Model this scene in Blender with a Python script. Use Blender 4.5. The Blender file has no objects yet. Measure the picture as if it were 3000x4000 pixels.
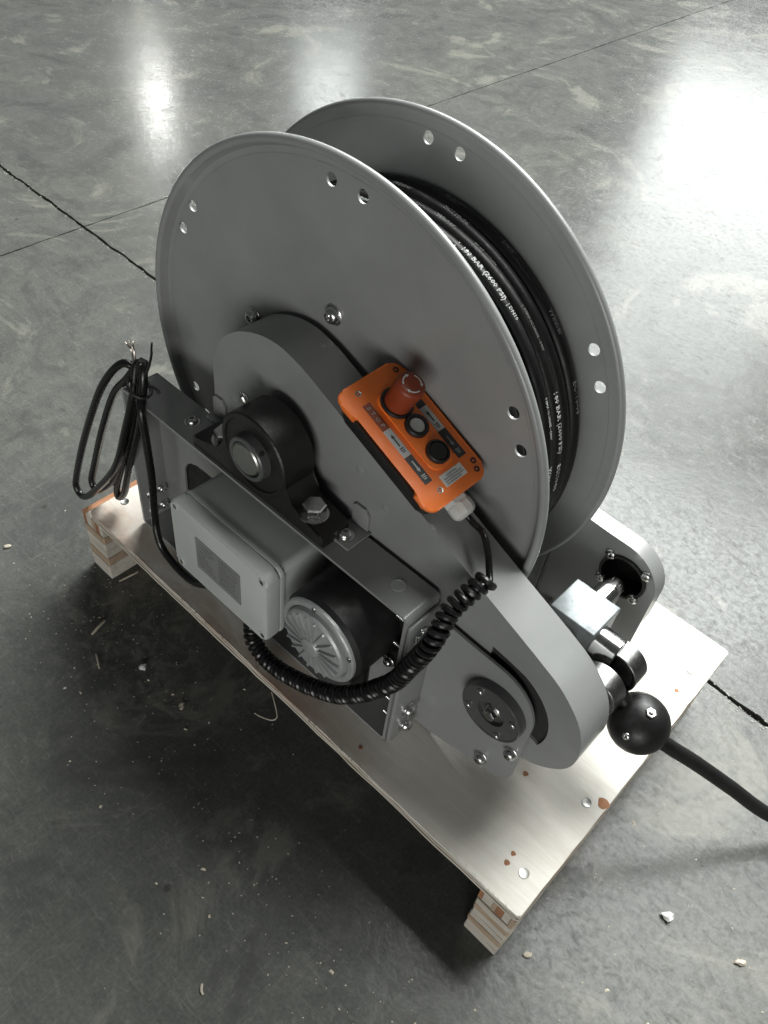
import bpy, bmesh, math, random
from mathutils import Vector, Matrix, geometry, noise
random.seed(7)
PI = math.pi
sc = bpy.context.scene
COL = sc.collection
R = math.radians

# ------------------------------------------------------------------ camera
cam_d = bpy.data.cameras.new('camera'); cam = bpy.data.objects.new('camera', cam_d); COL.objects.link(cam)
right = Vector((0.7252, 0.6819, 0.0951)).normalized()
fwd = Vector((-0.4184, 0.5461, -0.7257)).normalized()
right = (right - fwd * right.dot(fwd)).normalized()
up = right.cross(fwd)
m3 = Matrix((right, up, -fwd)).transposed()
cam.matrix_world = Matrix.Translation((0.862, -0.3933, 1.1234)) @ m3.to_4x4()
cam_d.sensor_fit = 'VERTICAL'; cam_d.sensor_height = 36.0; cam_d.sensor_width = 27.0
cam_d.lens = 3259.34 / 4000 * 36
cam_d.clip_start = 0.02; cam_d.clip_end = 200
sc.camera = cam

# ------------------------------------------------------------------ world (dim hall) and lamps
w = bpy.data.worlds.new('World'); sc.world = w; w.use_nodes = True
bg = w.node_tree.nodes['Background']
bg.inputs[0].default_value = (0.93, 1.0, 0.98, 1); bg.inputs[1].default_value = 0.065
sc.view_settings.view_transform = 'Standard'; sc.view_settings.look = 'None'
sc.view_settings.exposure = 0.0; sc.view_settings.gamma = 1.0


def area(name, loc, target, sx, sy, power, col=(1, 1, 1)):
    d = bpy.data.lights.new(name, 'AREA'); d.shape = 'RECTANGLE'; d.size = sx; d.size_y = sy
    d.energy = power; d.color = col
    o = bpy.data.objects.new(name, d); COL.objects.link(o)
    o.location = loc
    o.rotation_euler = (Vector(target) - Vector(loc)).to_track_quat('-Z', 'Y').to_euler()
    return o


# tall doorway far behind the reel, roof light above it, two slim windows to the left, and added fill lamps
area('doorway_lamp', (-1.8, 8.0, 3.1), (-0.2, 2.0, 0.0), 2.1, 3.2, 195, (0.96, 1.0, 0.985))
area('high_back_fill', (-0.9, 7.2, 6.5), (0.3, 0.4, 0.2), 4.0, 2.0, 600, (0.96, 1.0, 0.99))  # added high lamp, stretches the reel's shadow over the near floor
area('roof_lamp', (0.55, 2.7, 4.3), (0.4, 0.2, 0.2), 3.4, 2.6, 390, (0.98, 1.0, 0.97))
area('far_floor_fill', (-2.6, 4.6, 4.6), (-1.0, 1.6, 0.0), 3.0, 3.0, 340, (0.97, 1.0, 0.99))  # added fill that lifts the floor at the upper left
area('slim_window_lamp', (-5.75, 4.09, 2.05), (-1.6, 1.28, 0.0), 0.09, 0.30, 11, (1.0, 1.0, 0.95))
area('side_window_lamp', (-4.83, 5.35, 1.95), (-1.3, 1.8, 0.0), 0.5, 0.30, 10, (0.95, 1.0, 1.0))
area('low_front_fill', (3.2, -4.4, 1.0), (0.4, 0.1, 0.4), 3.2, 1.6, 120, (1.0, 1.0, 0.97))  # added fill from the viewer's side, brightens the upright front faces

# ------------------------------------------------------------------ node helpers and materials


def mat(name):
    m = bpy.data.materials.new(name); m.use_nodes = True
    nt = m.node_tree
    return m, nt, nt.nodes['Principled BSDF']


def N(nt, typ, **kw):
    n = nt.nodes.new(typ)
    for k, v in kw.items():
        if k in n.inputs: n.inputs[k].default_value = v
        else: setattr(n, k, v)
    return n


def ramp(nt, fac, stops):
    r = nt.nodes.new('ShaderNodeValToRGB')
    el = r.color_ramp.elements
    while len(el) > 1: el.remove(el[-1])
    el[0].position = stops[0][0]; el[0].color = (*stops[0][1], 1)
    for p, c in stops[1:]:
        e = el.new(p); e.color = (*c, 1)
    nt.links.new(fac, r.inputs[0])
    return r.outputs[0]


def coords(nt, scale=(1, 1, 1), loc=(0, 0, 0)):
    tc = nt.nodes.new('ShaderNodeTexCoord'); mp = nt.nodes.new('ShaderNodeMapping')
    mp.inputs['Scale'].default_value = scale; mp.inputs['Location'].default_value = loc
    nt.links.new(tc.outputs['Object'], mp.inputs[0])
    return mp.outputs[0]


def tex_noise(nt, vec, scale, detail=4, rough=0.55, dist=0.0):
    n = nt.nodes.new('ShaderNodeTexNoise')
    n.inputs['Scale'].default_value = scale; n.inputs['Detail'].default_value = detail
    n.inputs['Roughness'].default_value = rough; n.inputs['Distortion'].default_value = dist
    nt.links.new(vec, n.inputs['Vector'])
    return n.outputs['Fac']


def bump(nt, bsdf, height, strength, dist=0.001, chain=None):
    b = nt.nodes.new('ShaderNodeBump'); b.inputs['Strength'].default_value = strength
    b.inputs['Distance'].default_value = dist
    nt.links.new(height, b.inputs['Height'])
    if chain is not None: nt.links.new(chain, b.inputs['Normal'])
    nt.links.new(b.outputs[0], bsdf.inputs['Normal'])
    return b.outputs[0]


def mixc(nt, fac, a, b, mode='MIX'):
    n = nt.nodes.new('ShaderNodeMix'); n.data_type = 'RGBA'; n.blend_type = mode
    for s, v in ((n.inputs[0], fac), (n.inputs[6], a), (n.inputs[7], b)):
        if hasattr(v, 'links') or hasattr(v, 'is_linked'): nt.links.new(v, s)
        elif isinstance(v, (tuple, list)): s.default_value = (*v, 1)
        else: s.default_value = v
    return n.outputs[2]


def paint(name, col, rough=0.35, metallic=0.0, var=0.1, nscale=30, bumps=0.15, coat=0.0, spec=0.5):
    m, nt, b = mat(name)
    v = coords(nt)
    n1 = tex_noise(nt, v, nscale, 5, 0.6)
    lo = tuple(c * (1 - var) for c in col); hi = tuple(min(1, c * (1 + var)) for c in col)
    nt.links.new(ramp(nt, n1, [(0.3, lo), (0.7, hi)]), b.inputs['Base Color'])
    n2 = tex_noise(nt, v, nscale * 2.3, 3)
    rr = ramp(nt, n2, [(0.3, (rough * 0.85,) * 3), (0.7, (min(1, rough * 1.2),) * 3)])
    nt.links.new(rr, b.inputs['Roughness'])
    b.inputs['Metallic'].default_value = metallic
    b.inputs['Specular IOR Level'].default_value = spec
    if coat:
        b.inputs['Coat Weight'].default_value = coat; b.inputs['Coat Roughness'].default_value = 0.12
    if bumps:
        n3 = tex_noise(nt, v, 420, 2)
        bump(nt, b, n3, bumps, 0.0006)
    return m


GREY = paint('grey_enamel', (0.258, 0.264, 0.259), 0.36, var=0.13, nscale=6, bumps=0.12, coat=0.22)
DGREY = paint('dark_grey_enamel', (0.075, 0.078, 0.076), 0.30, var=0.08, nscale=12, bumps=0.05, coat=0.2)
BOXG = paint('pale_grey_plastic', (0.52, 0.54, 0.52), 0.42, var=0.03, nscale=20, bumps=0.2)
FANG = paint('cast_grey_aluminium', (0.38, 0.39, 0.39), 0.38, 0.25, var=0.08, nscale=60, bumps=0.3)
BLACK = paint('black_cast_iron', (0.012, 0.012, 0.011), 0.42, var=0.25, nscale=60, bumps=0.5)
MOTOR = paint('black_motor_enamel', (0.010, 0.010, 0.010), 0.5, var=0.2, nscale=40, bumps=0.25)
RUBBER = paint('black_rubber', (0.0080, 0.0080, 0.0077), 0.42, var=0.25, nscale=50, bumps=0.2, spec=0.34)
CABLE = paint('black_pvc', (0.008, 0.008, 0.008), 0.27, var=0.2, nscale=50, bumps=0.08)
PLASTIC = paint('black_plastic', (0.014, 0.014, 0.014), 0.38, var=0.15, nscale=50, bumps=0.2)
STEEL = paint('zinc_steel', (0.62, 0.62, 0.60), 0.24, 1.0, var=0.08, nscale=90, bumps=0.02)
CHROME = paint('turned_steel', (0.60, 0.60, 0.58), 0.16, 1.0, var=0.08, nscale=60, bumps=0.08)
SHAFT = paint('turned_shaft_steel', (0.40, 0.40, 0.38), 0.32, 1.0, var=0.12, nscale=50, bumps=0.03)
RIM = paint('brushed_roller_steel', (0.20, 0.20, 0.195), 0.35, 1.0, var=0.15, nscale=70, bumps=0.2)
ZINC = paint('spangled_aluminium', (0.27, 0.29, 0.30), 0.45, 0.25, var=0.22, nscale=85, bumps=0.15)
ORANGE = paint('orange_plastic', (0.90, 0.195, 0.028), 0.5, var=0.04, nscale=30, bumps=0.2)
RED = paint('red_button_plastic', (0.24, 0.042, 0.014), 0.4, var=0.05, nscale=30, bumps=0.1)
REDLAB = paint('red_print', (0.24, 0.055, 0.02), 0.5, bumps=0)
WHITE = paint('white_print', (0.62, 0.63, 0.60), 0.5, bumps=0)
HOSEPRINT = paint('worn_hose_print', (0.52, 0.53, 0.52), 0.6, bumps=0, var=0.5, nscale=220)
SILVERLAB = paint('silver_print', (0.45, 0.47, 0.46), 0.35, bumps=0)
DIMPRINT = paint('dim_hose_print', (0.17, 0.175, 0.17), 0.6, bumps=0, var=0.4, nscale=160)
PALEBTN = paint('pale_button_plastic', (0.42, 0.43, 0.40), 0.4, bumps=0.05)
GLAND = paint('white_nylon', (0.60, 0.60, 0.57), 0.35, var=0.05, bumps=0.1)
INK = paint('dark_ink', (0.03, 0.03, 0.03), 0.5, bumps=0)
PLATE = paint('etched_plate', (0.23, 0.235, 0.23), 0.45, var=0.06, bumps=0.1)
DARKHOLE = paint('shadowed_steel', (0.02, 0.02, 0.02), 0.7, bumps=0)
FOAM = paint('white_foam', (0.72, 0.72, 0.68), 0.8, bumps=0.4)
CHIP = paint('wood_chip', (0.55, 0.49, 0.40), 0.8, bumps=0.4)
COPPER = paint('tinned_copper', (0.55, 0.50, 0.45), 0.35, 1.0, bumps=0.2)


def wood(name, base, dark, grain_axis, ply_edge=False):
    m, nt, b = mat(name)
    sc_ = [14, 14, 14]; sc_[grain_axis] = 1.3
    v = coords(nt, sc_)
    v2 = coords(nt)
    g1 = tex_noise(nt, v, 6, 8, 0.65, 0.6)
    g2 = tex_noise(nt, v2, 5, 4, 0.6, 0.8)
    g3 = tex_noise(nt, v, 40, 4, 0.6)
    c1 = ramp(nt, g1, [(0.28, dark), (0.52, base), (0.75, tuple(min(1, c * 1.12) for c in base))])
    c2 = mixc(nt, ramp(nt, g2, [(0.42, (0, 0, 0)), (0.68, (0.55,) * 3)]), c1, tuple(c * 0.72 for c in base))
    c3 = mixc(nt, ramp(nt, g3, [(0.25, (0.35,) * 3), (0.5, (0, 0, 0))]), c2, dark)
    nt.links.new(c3, b.inputs['Base Color'])
    b.inputs['Roughness'].default_value = 0.78; b.inputs['Specular IOR Level'].default_value = 0.25
    bump(nt, b, g3, 0.25, 0.0008)
    return m


def shade_stain(m):  # brown patches at the front left; shaded tone put into the wood colour
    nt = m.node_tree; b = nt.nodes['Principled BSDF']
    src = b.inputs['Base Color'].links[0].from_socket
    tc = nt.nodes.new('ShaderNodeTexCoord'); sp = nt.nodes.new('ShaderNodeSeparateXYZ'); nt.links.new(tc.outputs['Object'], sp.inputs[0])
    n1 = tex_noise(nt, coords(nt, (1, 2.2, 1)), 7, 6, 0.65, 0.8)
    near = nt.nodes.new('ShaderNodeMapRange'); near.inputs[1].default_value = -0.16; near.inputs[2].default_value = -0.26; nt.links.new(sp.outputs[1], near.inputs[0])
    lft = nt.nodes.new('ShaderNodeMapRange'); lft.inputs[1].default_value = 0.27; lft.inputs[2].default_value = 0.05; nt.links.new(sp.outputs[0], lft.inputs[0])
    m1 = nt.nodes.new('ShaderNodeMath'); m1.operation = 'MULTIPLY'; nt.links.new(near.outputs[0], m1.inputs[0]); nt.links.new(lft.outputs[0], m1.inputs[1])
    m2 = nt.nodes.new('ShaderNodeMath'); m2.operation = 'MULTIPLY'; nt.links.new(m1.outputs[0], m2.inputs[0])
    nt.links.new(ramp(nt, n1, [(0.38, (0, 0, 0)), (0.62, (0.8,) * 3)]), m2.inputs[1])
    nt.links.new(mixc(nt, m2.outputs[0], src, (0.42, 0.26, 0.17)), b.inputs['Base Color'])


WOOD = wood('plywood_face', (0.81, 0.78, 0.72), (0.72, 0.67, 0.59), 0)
shade_stain(WOOD)
PLYA = wood('pale_veneer_edge', (0.62, 0.58, 0.51), (0.44, 0.36, 0.28), 0)
PLYB = wood('brown_veneer_edge', (0.47, 0.36, 0.26), (0.33, 0.22, 0.14), 0)
PLYR = wood('red_brown_veneer', (0.40, 0.20, 0.11), (0.25, 0.10, 0.05), 1)


def concrete():
    m, nt, b = mat('polished_concrete')
    v = coords(nt)
    vs = coords(nt, (1, 2.2, 1))
    a = tex_noise(nt, v, 1.5, 8, 0.62, 0.9)
    c = tex_noise(nt, v, 8, 8, 0.68, 1.4)
    e = tex_noise(nt, vs, 34, 7, 0.7, 1.0)
    f = tex_noise(nt, v, 210, 4, 0.7)
    g = tex_noise(nt, v, 90, 5, 0.65, 0.5)
    st = tex_noise(nt, coords(nt, (1, 1, 1), (3.1, 7.7, 0)), 2.6, 6, 0.7, 1.8)
    col = ramp(nt, a, [(0.28, (0.075, 0.079, 0.077)), (0.50, (0.095, 0.098, 0.091)), (0.72, (0.113, 0.114, 0.099))])
    col = mixc(nt, ramp(nt, c, [(0.38, (0.8,) * 3), (0.56, (0, 0, 0))]), col, (0.061, 0.065, 0.062))
    col = mixc(nt, ramp(nt, c, [(0.60, (0, 0, 0)), (0.78, (0.6,) * 3)]), col, (0.140, 0.138, 0.121))
    col = mixc(nt, ramp(nt, e, [(0.32, (0.8,) * 3), (0.47, (0, 0, 0))]), col, (0.050, 0.051, 0.048))
    col = mixc(nt, ramp(nt, e, [(0.57, (0, 0, 0)), (0.72, (0.6,) * 3)]), col, (0.149, 0.149, 0.135))
    col = mixc(nt, 0.35, col, ramp(nt, f, [(0.3, (0.045, 0.045, 0.042)), (0.7, (0.144, 0.145, 0.131))]), 'MIX')
    col = mixc(nt, ramp(nt, st, [(0.54, (0, 0, 0)), (0.62, (0.75,) * 3)]), col, (0.062, 0.063, 0.060))
    col = mixc(nt, ramp(nt, st, [(0.36, (0.85,) * 3), (0.44, (0, 0, 0))]), col, (0.156, 0.154, 0.134))
    tc = nt.nodes.new('ShaderNodeTexCoord')
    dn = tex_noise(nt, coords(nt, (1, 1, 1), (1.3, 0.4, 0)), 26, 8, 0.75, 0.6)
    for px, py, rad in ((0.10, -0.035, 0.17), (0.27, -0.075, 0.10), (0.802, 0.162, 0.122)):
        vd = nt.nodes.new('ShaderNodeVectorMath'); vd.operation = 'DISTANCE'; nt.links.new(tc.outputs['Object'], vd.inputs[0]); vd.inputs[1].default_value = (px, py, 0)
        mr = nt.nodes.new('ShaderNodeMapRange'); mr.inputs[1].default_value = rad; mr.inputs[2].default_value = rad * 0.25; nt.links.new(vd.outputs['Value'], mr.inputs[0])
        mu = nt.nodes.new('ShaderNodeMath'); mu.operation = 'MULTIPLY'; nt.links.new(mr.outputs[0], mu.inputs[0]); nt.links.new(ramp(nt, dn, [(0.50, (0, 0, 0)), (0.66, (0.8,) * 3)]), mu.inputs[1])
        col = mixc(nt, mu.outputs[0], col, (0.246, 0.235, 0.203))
    # dark spots and pits
    vo = nt.nodes.new('ShaderNodeTexVoronoi'); vo.inputs['Scale'].default_value = 9.0
    nt.links.new(v, vo.inputs['Vector'])
    pits = ramp(nt, vo.outputs['Distance'], [(0.025, (0.7,) * 3), (0.06, (0, 0, 0))])
    col = mixc(nt, pits, col, (0.027, 0.025, 0.021))
    # fine pale scratches in two directions
    for sx, sy, ph in ((0.35, 9.0, 0.4), (7.0, 0.5, 1.9)):
        vv = coords(nt, (sx, sy, 1), (ph, ph * 2, 0))
        s = tex_noise(nt, vv, 7, 3, 0.5, 0.35)
        line = ramp(nt, s, [(0.495, (0, 0, 0)), (0.50, (0.32,) * 3), (0.505, (0, 0, 0))])
        col = mixc(nt, line, col, (0.189, 0.187, 0.168))
    nt.links.new(col, b.inputs['Base Color'])
    rr = ramp(nt, c, [(0.25, (0.09,) * 3), (0.5, (0.14,) * 3), (0.75, (0.27,) * 3)])
    rr2 = ramp(nt, e, [(0.36, (0.22,) * 3), (0.50, (0.06,) * 3), (0.64, (0.20,) * 3)])
    rr3 = ramp(nt, g, [(0.40, (0.12,) * 3), (0.55, (0.0,) * 3)])
    add = mixc(nt, 1.0, mixc(nt, 1.0, rr, rr2, 'ADD'), rr3, 'ADD')
    nt.links.new(mixc(nt, 1.0, add, (0.72, 0.72, 0.72), 'MULTIPLY'), b.inputs['Roughness'])
    spv = mixc(nt, 1.0, ramp(nt, e, [(0.34, (0.78,) * 3), (0.56, (1.0,) * 3)]), ramp(nt, g, [(0.34, (0.80,) * 3), (0.58, (1.0,) * 3)]), 'MULTIPLY')
    nt.links.new(mixc(nt, 1.0, spv, (0.24, 0.24, 0.24), 'MULTIPLY'), b.inputs['Specular IOR Level'])
    ch = bump(nt, b, c, 0.06, 0.012)
    ch = bump(nt, b, e, 0.05, 0.003, ch)
    ch = bump(nt, b, g, 0.035, 0.0012, ch)
    bump(nt, b, f, 0.05, 0.0008, ch)
    return m


CONC = concrete()
JOINT = paint('joint_filler', (0.085, 0.075, 0.065), 0.9, var=0.5, nscale=120, bumps=0.8)
CRUMB = paint('crumbled_concrete', (0.30, 0.30, 0.275), 0.85, var=0.35, nscale=160, bumps=0.8)

# ------------------------------------------------------------------ geometry helpers


def new_bm(): return bmesh.new()


def empty(name, loc, label, cat, group=None, rot=None):
    o = bpy.data.objects.new(name, None); COL.objects.link(o)
    o.empty_display_size = 0.05
    o.location = loc
    if rot is not None: o.rotation_euler = rot
    o['label'] = label; o['category'] = cat
    if group: o['group'] = group
    return o


def root_of(o):
    while o.parent: o = o.parent
    return o


def obj(name, bm, m, parent=None, smooth=True, local=False, ang=35, label=None):
    """link a bmesh as ONE mesh object; vertices are in world space unless local"""
    me = bpy.data.meshes.new(name)
    bmesh.ops.remove_doubles(bm, verts=bm.verts, dist=1e-6)
    if parent is not None and not local:
        bmesh.ops.translate(bm, verts=bm.verts, vec=-root_of(parent).location)
    bmesh.ops.recalc_face_normals(bm, faces=bm.faces)
    bm.to_mesh(me); bm.free()
    if smooth:
        me.shade_smooth(); me.set_sharp_from_angle(angle=R(ang))
    ms = m if isinstance(m, (list, tuple)) else [m]
    for x in ms: me.materials.append(x)
    o = bpy.data.objects.new(name, me); COL.objects.link(o)
    if parent is not None: o.parent = parent
    if label: o['label'] = label
    return o


def tag(o, label, cat, group=None):
    o['label'] = label; o['category'] = cat
    if group: o['group'] = group
    return o


def box(bm, x0, x1, y0, y1, z0, z1, bev=0.0, seg=2):
    r = bmesh.ops.create_cube(bm, size=1.0)
    vs = r['verts']
    for v in vs:
        v.co = Vector(((x0 + x1) / 2 + v.co.x * (x1 - x0), (y0 + y1) / 2 + v.co.y * (y1 - y0), (z0 + z1) / 2 + v.co.z * (z1 - z0)))
    if bev:
        es = list({e for v in vs for e in v.link_edges})
        bmesh.ops.bevel(bm, geom=es, offset=bev, segments=seg, affect='EDGES', profile=0.5, clamp_overlap=True)
    return bm


def plate(bm, outer, holes, f, d0, d1, bev=0.0):
    """2D outline with holes extruded from depth d0 to d1; f(u, v, d) gives the 3D point"""
    loops = [list(outer)] + [list(h) for h in holes]
    if bev and not holes:
        va = [bm.verts.new(f(u, v, d0)) for u, v in outer]; vb = [bm.verts.new(f(u, v, d1)) for u, v in outer]
        fa = bm.faces.new(va); fb = bm.faces.new(vb)
        n = len(va)
        for i in range(n): bm.faces.new((va[i], va[(i + 1) % n], vb[(i + 1) % n], vb[i]))
        bmesh.ops.bevel(bm, geom=list(set(fa.edges) | set(fb.edges)), offset=bev, segments=2, affect='EDGES', profile=0.5, clamp_overlap=True)
        return bm
    flat = [p for l in loops for p in l]
    tris = geometry.tessellate_polygon([[Vector((u, v, 0)) for u, v in l] for l in loops])
    va = [bm.verts.new(f(u, v, d0)) for u, v in flat]; vb = [bm.verts.new(f(u, v, d1)) for u, v in flat]
    for t in tris:
        try:
            bm.faces.new([va[i] for i in t]); bm.faces.new([vb[i] for i in reversed(t)])
        except ValueError: pass
    k = 0
    for l in loops:
        n = len(l)
        for i in range(n):
            a, b_ = k + i, k + (i + 1) % n
            bm.faces.new((va[a], va[b_], vb[b_], vb[a]))
        k += n
    return bm


def XZ(u, v, d): return Vector((u, d, v))
def XY(u, v, d): return Vector((u, v, d))
def YZ(u, v, d): return Vector((d, u, v))


def circ(cu, cv, r, n=32, a0=0.0): return [(cu + r * math.cos(a0 + 2 * PI * i / n), cv + r * math.sin(a0 + 2 * PI * i / n)) for i in range(n)]


def rrect(u0, u1, v0, v1, r, n=6):
    out = []
    for cu, cv, a in ((u1 - r, v1 - r, 0), (u0 + r, v1 - r, 90), (u0 + r, v0 + r, 180), (u1 - r, v0 + r, 270)):
        for i in range(n + 1):
            t = R(a + 90 * i / n); out.append((cu + r * math.cos(t), cv + r * math.sin(t)))
    return out


def frame_from(axis):
    z = Vector(axis).normalized()
    x = Vector((0, 0, 1)).cross(z)
    if x.length < 1e-3: x = Vector((1, 0, 0)).cross(z)
    x.normalize(); y = z.cross(x)
    return x, y, z


def lathe(bm, prof, org, axis, seg=32, closed_ends=True, a0=0.0):
    """profile of (radius, height) spun round axis through org"""
    x, y, z = frame_from(axis); org = Vector(org)
    rings = []
    for r, h in prof:
        if r < 1e-6: rings.append([bm.verts.new(org + z * h)])
        else: rings.append([bm.verts.new(org + z * h + x * (r * math.cos(a0 + 2 * PI * i / seg)) + y * (r * math.sin(a0 + 2 * PI * i / seg))) for i in range(seg)])
    for A, B in zip(rings, rings[1:]):
        if len(A) == 1 and len(B) == 1: continue
        for i in range(seg):
            j = (i + 1) % seg
            if len(A) == 1: bm.faces.new((A[0], B[i], B[j]))
            elif len(B) == 1: bm.faces.new((A[i], A[j], B[0]))
            else: bm.faces.new((A[i], A[j], B[j], B[i]))
    if closed_ends:
        for ring in (rings[0], rings[-1]):
            if len(ring) > 2: bm.faces.new(ring)
    return bm


def cyl(bm, p0, p1, r, seg=24, bev=0.0):
    p0 = Vector(p0); p1 = Vector(p1); L = (p1 - p0).length
    pr = [(r, 0), (r, L)] if not bev else [(r - bev, 0), (r, bev), (r, L - bev), (r - bev, L)]
    return lathe(bm, pr, p0, p1 - p0, seg)


def spline(pts, n=12, closed=False):
    P = [Vector(p) for p in pts]; out = []
    m = len(P)
    for i in range(m if closed else m - 1):
        p0 = P[(i - 1) % m] if closed or i > 0 else P[0] * 2 - P[1]
        p1 = P[i]; p2 = P[(i + 1) % m]
        p3 = P[(i + 2) % m] if closed or i + 2 < m else P[-1] * 2 - P[-2]
        # centripetal-ish Catmull-Rom
        for k in range(n):
            t = k / n
            out.append(0.5 * ((2 * p1) + (p2 - p0) * t + (2 * p0 - 5 * p1 + 4 * p2 - p3) * t * t + (3 * p1 - p0 - 3 * p2 + p3) * t ** 3))
    if not closed: out.append(P[-1].copy())
    return out


def resample(pts, step):
    out = [pts[0].copy()]; acc = 0.0
    for a, b in zip(pts, pts[1:]):
        L = (b - a).length
        while acc + L >= step:
            t = (step - acc) / L
            a = a.lerp(b, t); out.append(a.copy()); L = (b - a).length; acc = 0.0
        acc += L
    out.append(pts[-1].copy())
    return out


def frames(path):
    T = []
    for i in range(len(path)):
        a = path[max(0, i - 1)]; b = path[min(len(path) - 1, i + 1)]
        T.append((b - a).normalized())
    n = T[0].orthogonal().normalized(); out = []
    for t in T:
        n = (n - t * n.dot(t))
        n = n.normalized() if n.length > 1e-6 else t.orthogonal().normalized()
        out.append((t, n, t.cross(n)))
    return out


def tube(bm, path, r, seg=12, caps=True, rad=None):
    fr = frames(path); rings = []
    for i, (p, (t, n, b)) in enumerate(zip(path, fr)):
        rr = r if rad is None else rad(i / (len(path) - 1))
        rings.append([bm.verts.new(p + n * (rr * math.cos(2 * PI * k / seg)) + b * (rr * math.sin(2 * PI * k / seg))) for k in range(seg)])
    for A, B in zip(rings, rings[1:]):
        for i in range(seg):
            j = (i + 1) % seg; bm.faces.new((A[i], A[j], B[j], B[i]))
    if caps: bm.faces.new(rings[0]); bm.faces.new(rings[-1])
    return bm


def hex_head(bm, org, axis, r, h, a0=0.3):
    lathe(bm, [(r, 0), (r, h * 0.86), (r * 0.88, h), (0, h)], org, axis, 6, False, a0)
    return bm


def washer(bm, org, axis, r, h):
    lathe(bm, [(r, 0), (r, h * 0.7), (r * 0.94, h), (0, h)], org, axis, 24, False); return bm


def button_head(bm, org, axis, r, h):
    """domed screw head with a hexagon socket"""
    s = r * 0.42
    prof = [(r, 0), (r, h * 0.25), (r * 0.93, h * 0.55), (r * 0.76, h * 0.85), (r * 0.55, h), (s, h), (s * 0.95, h * 0.45), (0, h * 0.4)]
    lathe(bm, prof, org, axis, 18, False); return bm


def put_screw(name, org, axis, r, h, parent, m=None, wr=0.0, wh=0.0015):
    bm = new_bm(); org = Vector(org); ax = Vector(axis).normalized()
    if wr: washer(bm, org, ax, wr, wh); org = org + ax * wh
    button_head(bm, org, ax, r, h)
    return obj(name, bm, m or STEEL, parent)


def put_hex(name, org, axis, r, h, parent, m=None, wr=0.0, wh=0.002, a0=0.3):
    bm = new_bm(); org = Vector(org); ax = Vector(axis).normalized()
    if wr: washer(bm, org, ax, wr, wh); org = org + ax * wh
    hex_head(bm, org, ax, r, h, a0)
    return obj(name, bm, m or STEEL, parent, ang=20)


def text_polys(body, size, res=1, bold=0.0):
    cu = bpy.data.curves.new('lettering', 'FONT'); cu.body = body; cu.size = size
    cu.resolution_u = res; cu.fill_mode = 'FRONT'; cu.offset = bold * size
    o = bpy.data.objects.new('lettering', cu); COL.objects.link(o)
    dg = bpy.context.evaluated_depsgraph_get()
    me = bpy.data.meshes.new_from_object(o.evaluated_get(dg), depsgraph=dg)
    vs = [(v.co.x, v.co.y) for v in me.vertices]; fs = [tuple(p.vertices) for p in me.polygons]
    bpy.data.objects.remove(o); bpy.data.curves.remove(cu); bpy.data.meshes.remove(me)
    return vs, fs


def add_polys(bm, vs, fs, f):
    V = [bm.verts.new(f(x, y)) for x, y in vs]
    for t in fs:
        try: bm.faces.new([V[i] for i in t])
        except ValueError: pass
    return bm


# ------------------------------------------------------------------ floor: four slabs round two saw-cut joints
def jy(x): return 0.602 - 0.0161 * (x + 1.0)
def jx(y): return -0.985 - 0.012 * (y - 0.602)


bm = new_bm(); box(bm, -14, 14, -10, 18, -0.06, -0.011)
floor = obj('floor', bm, JOINT, smooth=False); floor['kind'] = 'structure'
rj = random.Random(3)


def jag_line(a, b, along_x, off, amp):
    """points along a joint edge from coordinate a to b, finely broken near the reel"""
    pts = []; n = int(abs(b - a) / 0.012) if abs(b - a) < 9 else 900
    for i in range(n + 1):
        t = a + (b - a) * i / n
        k = off + amp * (noise.noise(Vector((t * 22, off * 900, 1.7))) + 0.6 * noise.noise(Vector((t * 75, off * 500, 4.1))))
        pts.append((t, jy(t) + k) if along_x else (jx(t) + k, t))
    return pts


def slab(qx, qy):
    wx = 0.0038 * qy; wy = 0.0019 * qx
    ex = 3.2 if qx > 0 else -4.5; ey = 8.0 if qy > 0 else -2.0
    fx, fy = 14 * qx, (18 if qy > 0 else -10)
    cx, cy = jx(jy(-0.985)) + wy, jy(-0.985) + wx
    l1 = [p for p in jag_line(cx, ex, True, wx, 0.0042) ]
    l2 = [p for p in jag_line(cy, ey, False, wy, 0.0022) ]
    l1[0] = (cx, cy)
    out = l1 + [(fx, jy(fx) + wx), (fx, fy), (jx(fy) + wy, fy)] + l2[::-1][:-1]
    bm = new_bm()
    plate(bm, out, [], XY, -0.0105, 0.0)
    obj('slab', bm, CONC, floor, smooth=False)


for qx in (1, -1):
    for qy in (1, -1): slab(qx, qy)

# crumbs of broken concrete along the joint edges
bm = new_bm(); rc = random.Random(11)
for i in range(420):
    t = rc.uniform(-1.9, 1.3) if i % 3 else rc.uniform(0.82, 1.2)
    y = jy(t) - abs(rc.gauss(0, 0.006)) - 0.003 if rc.random() < 0.75 else jy(t) + 0.003 + abs(rc.gauss(0, 0.004))
    s = rc.uniform(0.0006, 0.0020)
    r_ = bmesh.ops.create_icosphere(bm, subdivisions=1, radius=s)
    for v in r_['verts']: v.co = Vector((v.co.x * rc.uniform(0.8, 1.9) + t, v.co.y * rc.uniform(0.7, 1.4) + y, max(0.0001, v.co.z * 0.35 + s * 0.2)))
o = obj('concrete_crumbs', bm, CRUMB, smooth=False); o['kind'] = 'stuff'
tag(o, 'pale crumbs of broken concrete scattered along the saw-cut floor joint', 'crumbs')

# ------------------------------------------------------------------ plywood pallet
pallet = empty('plywood_pallet', (0.41, 0.255, 0), 'pale plywood pallet on two laminated runners under the hose reel', 'pallet')
BL, BW, BH = 0.830, 0.517, 0.147
rp = random.Random(5)


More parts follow.
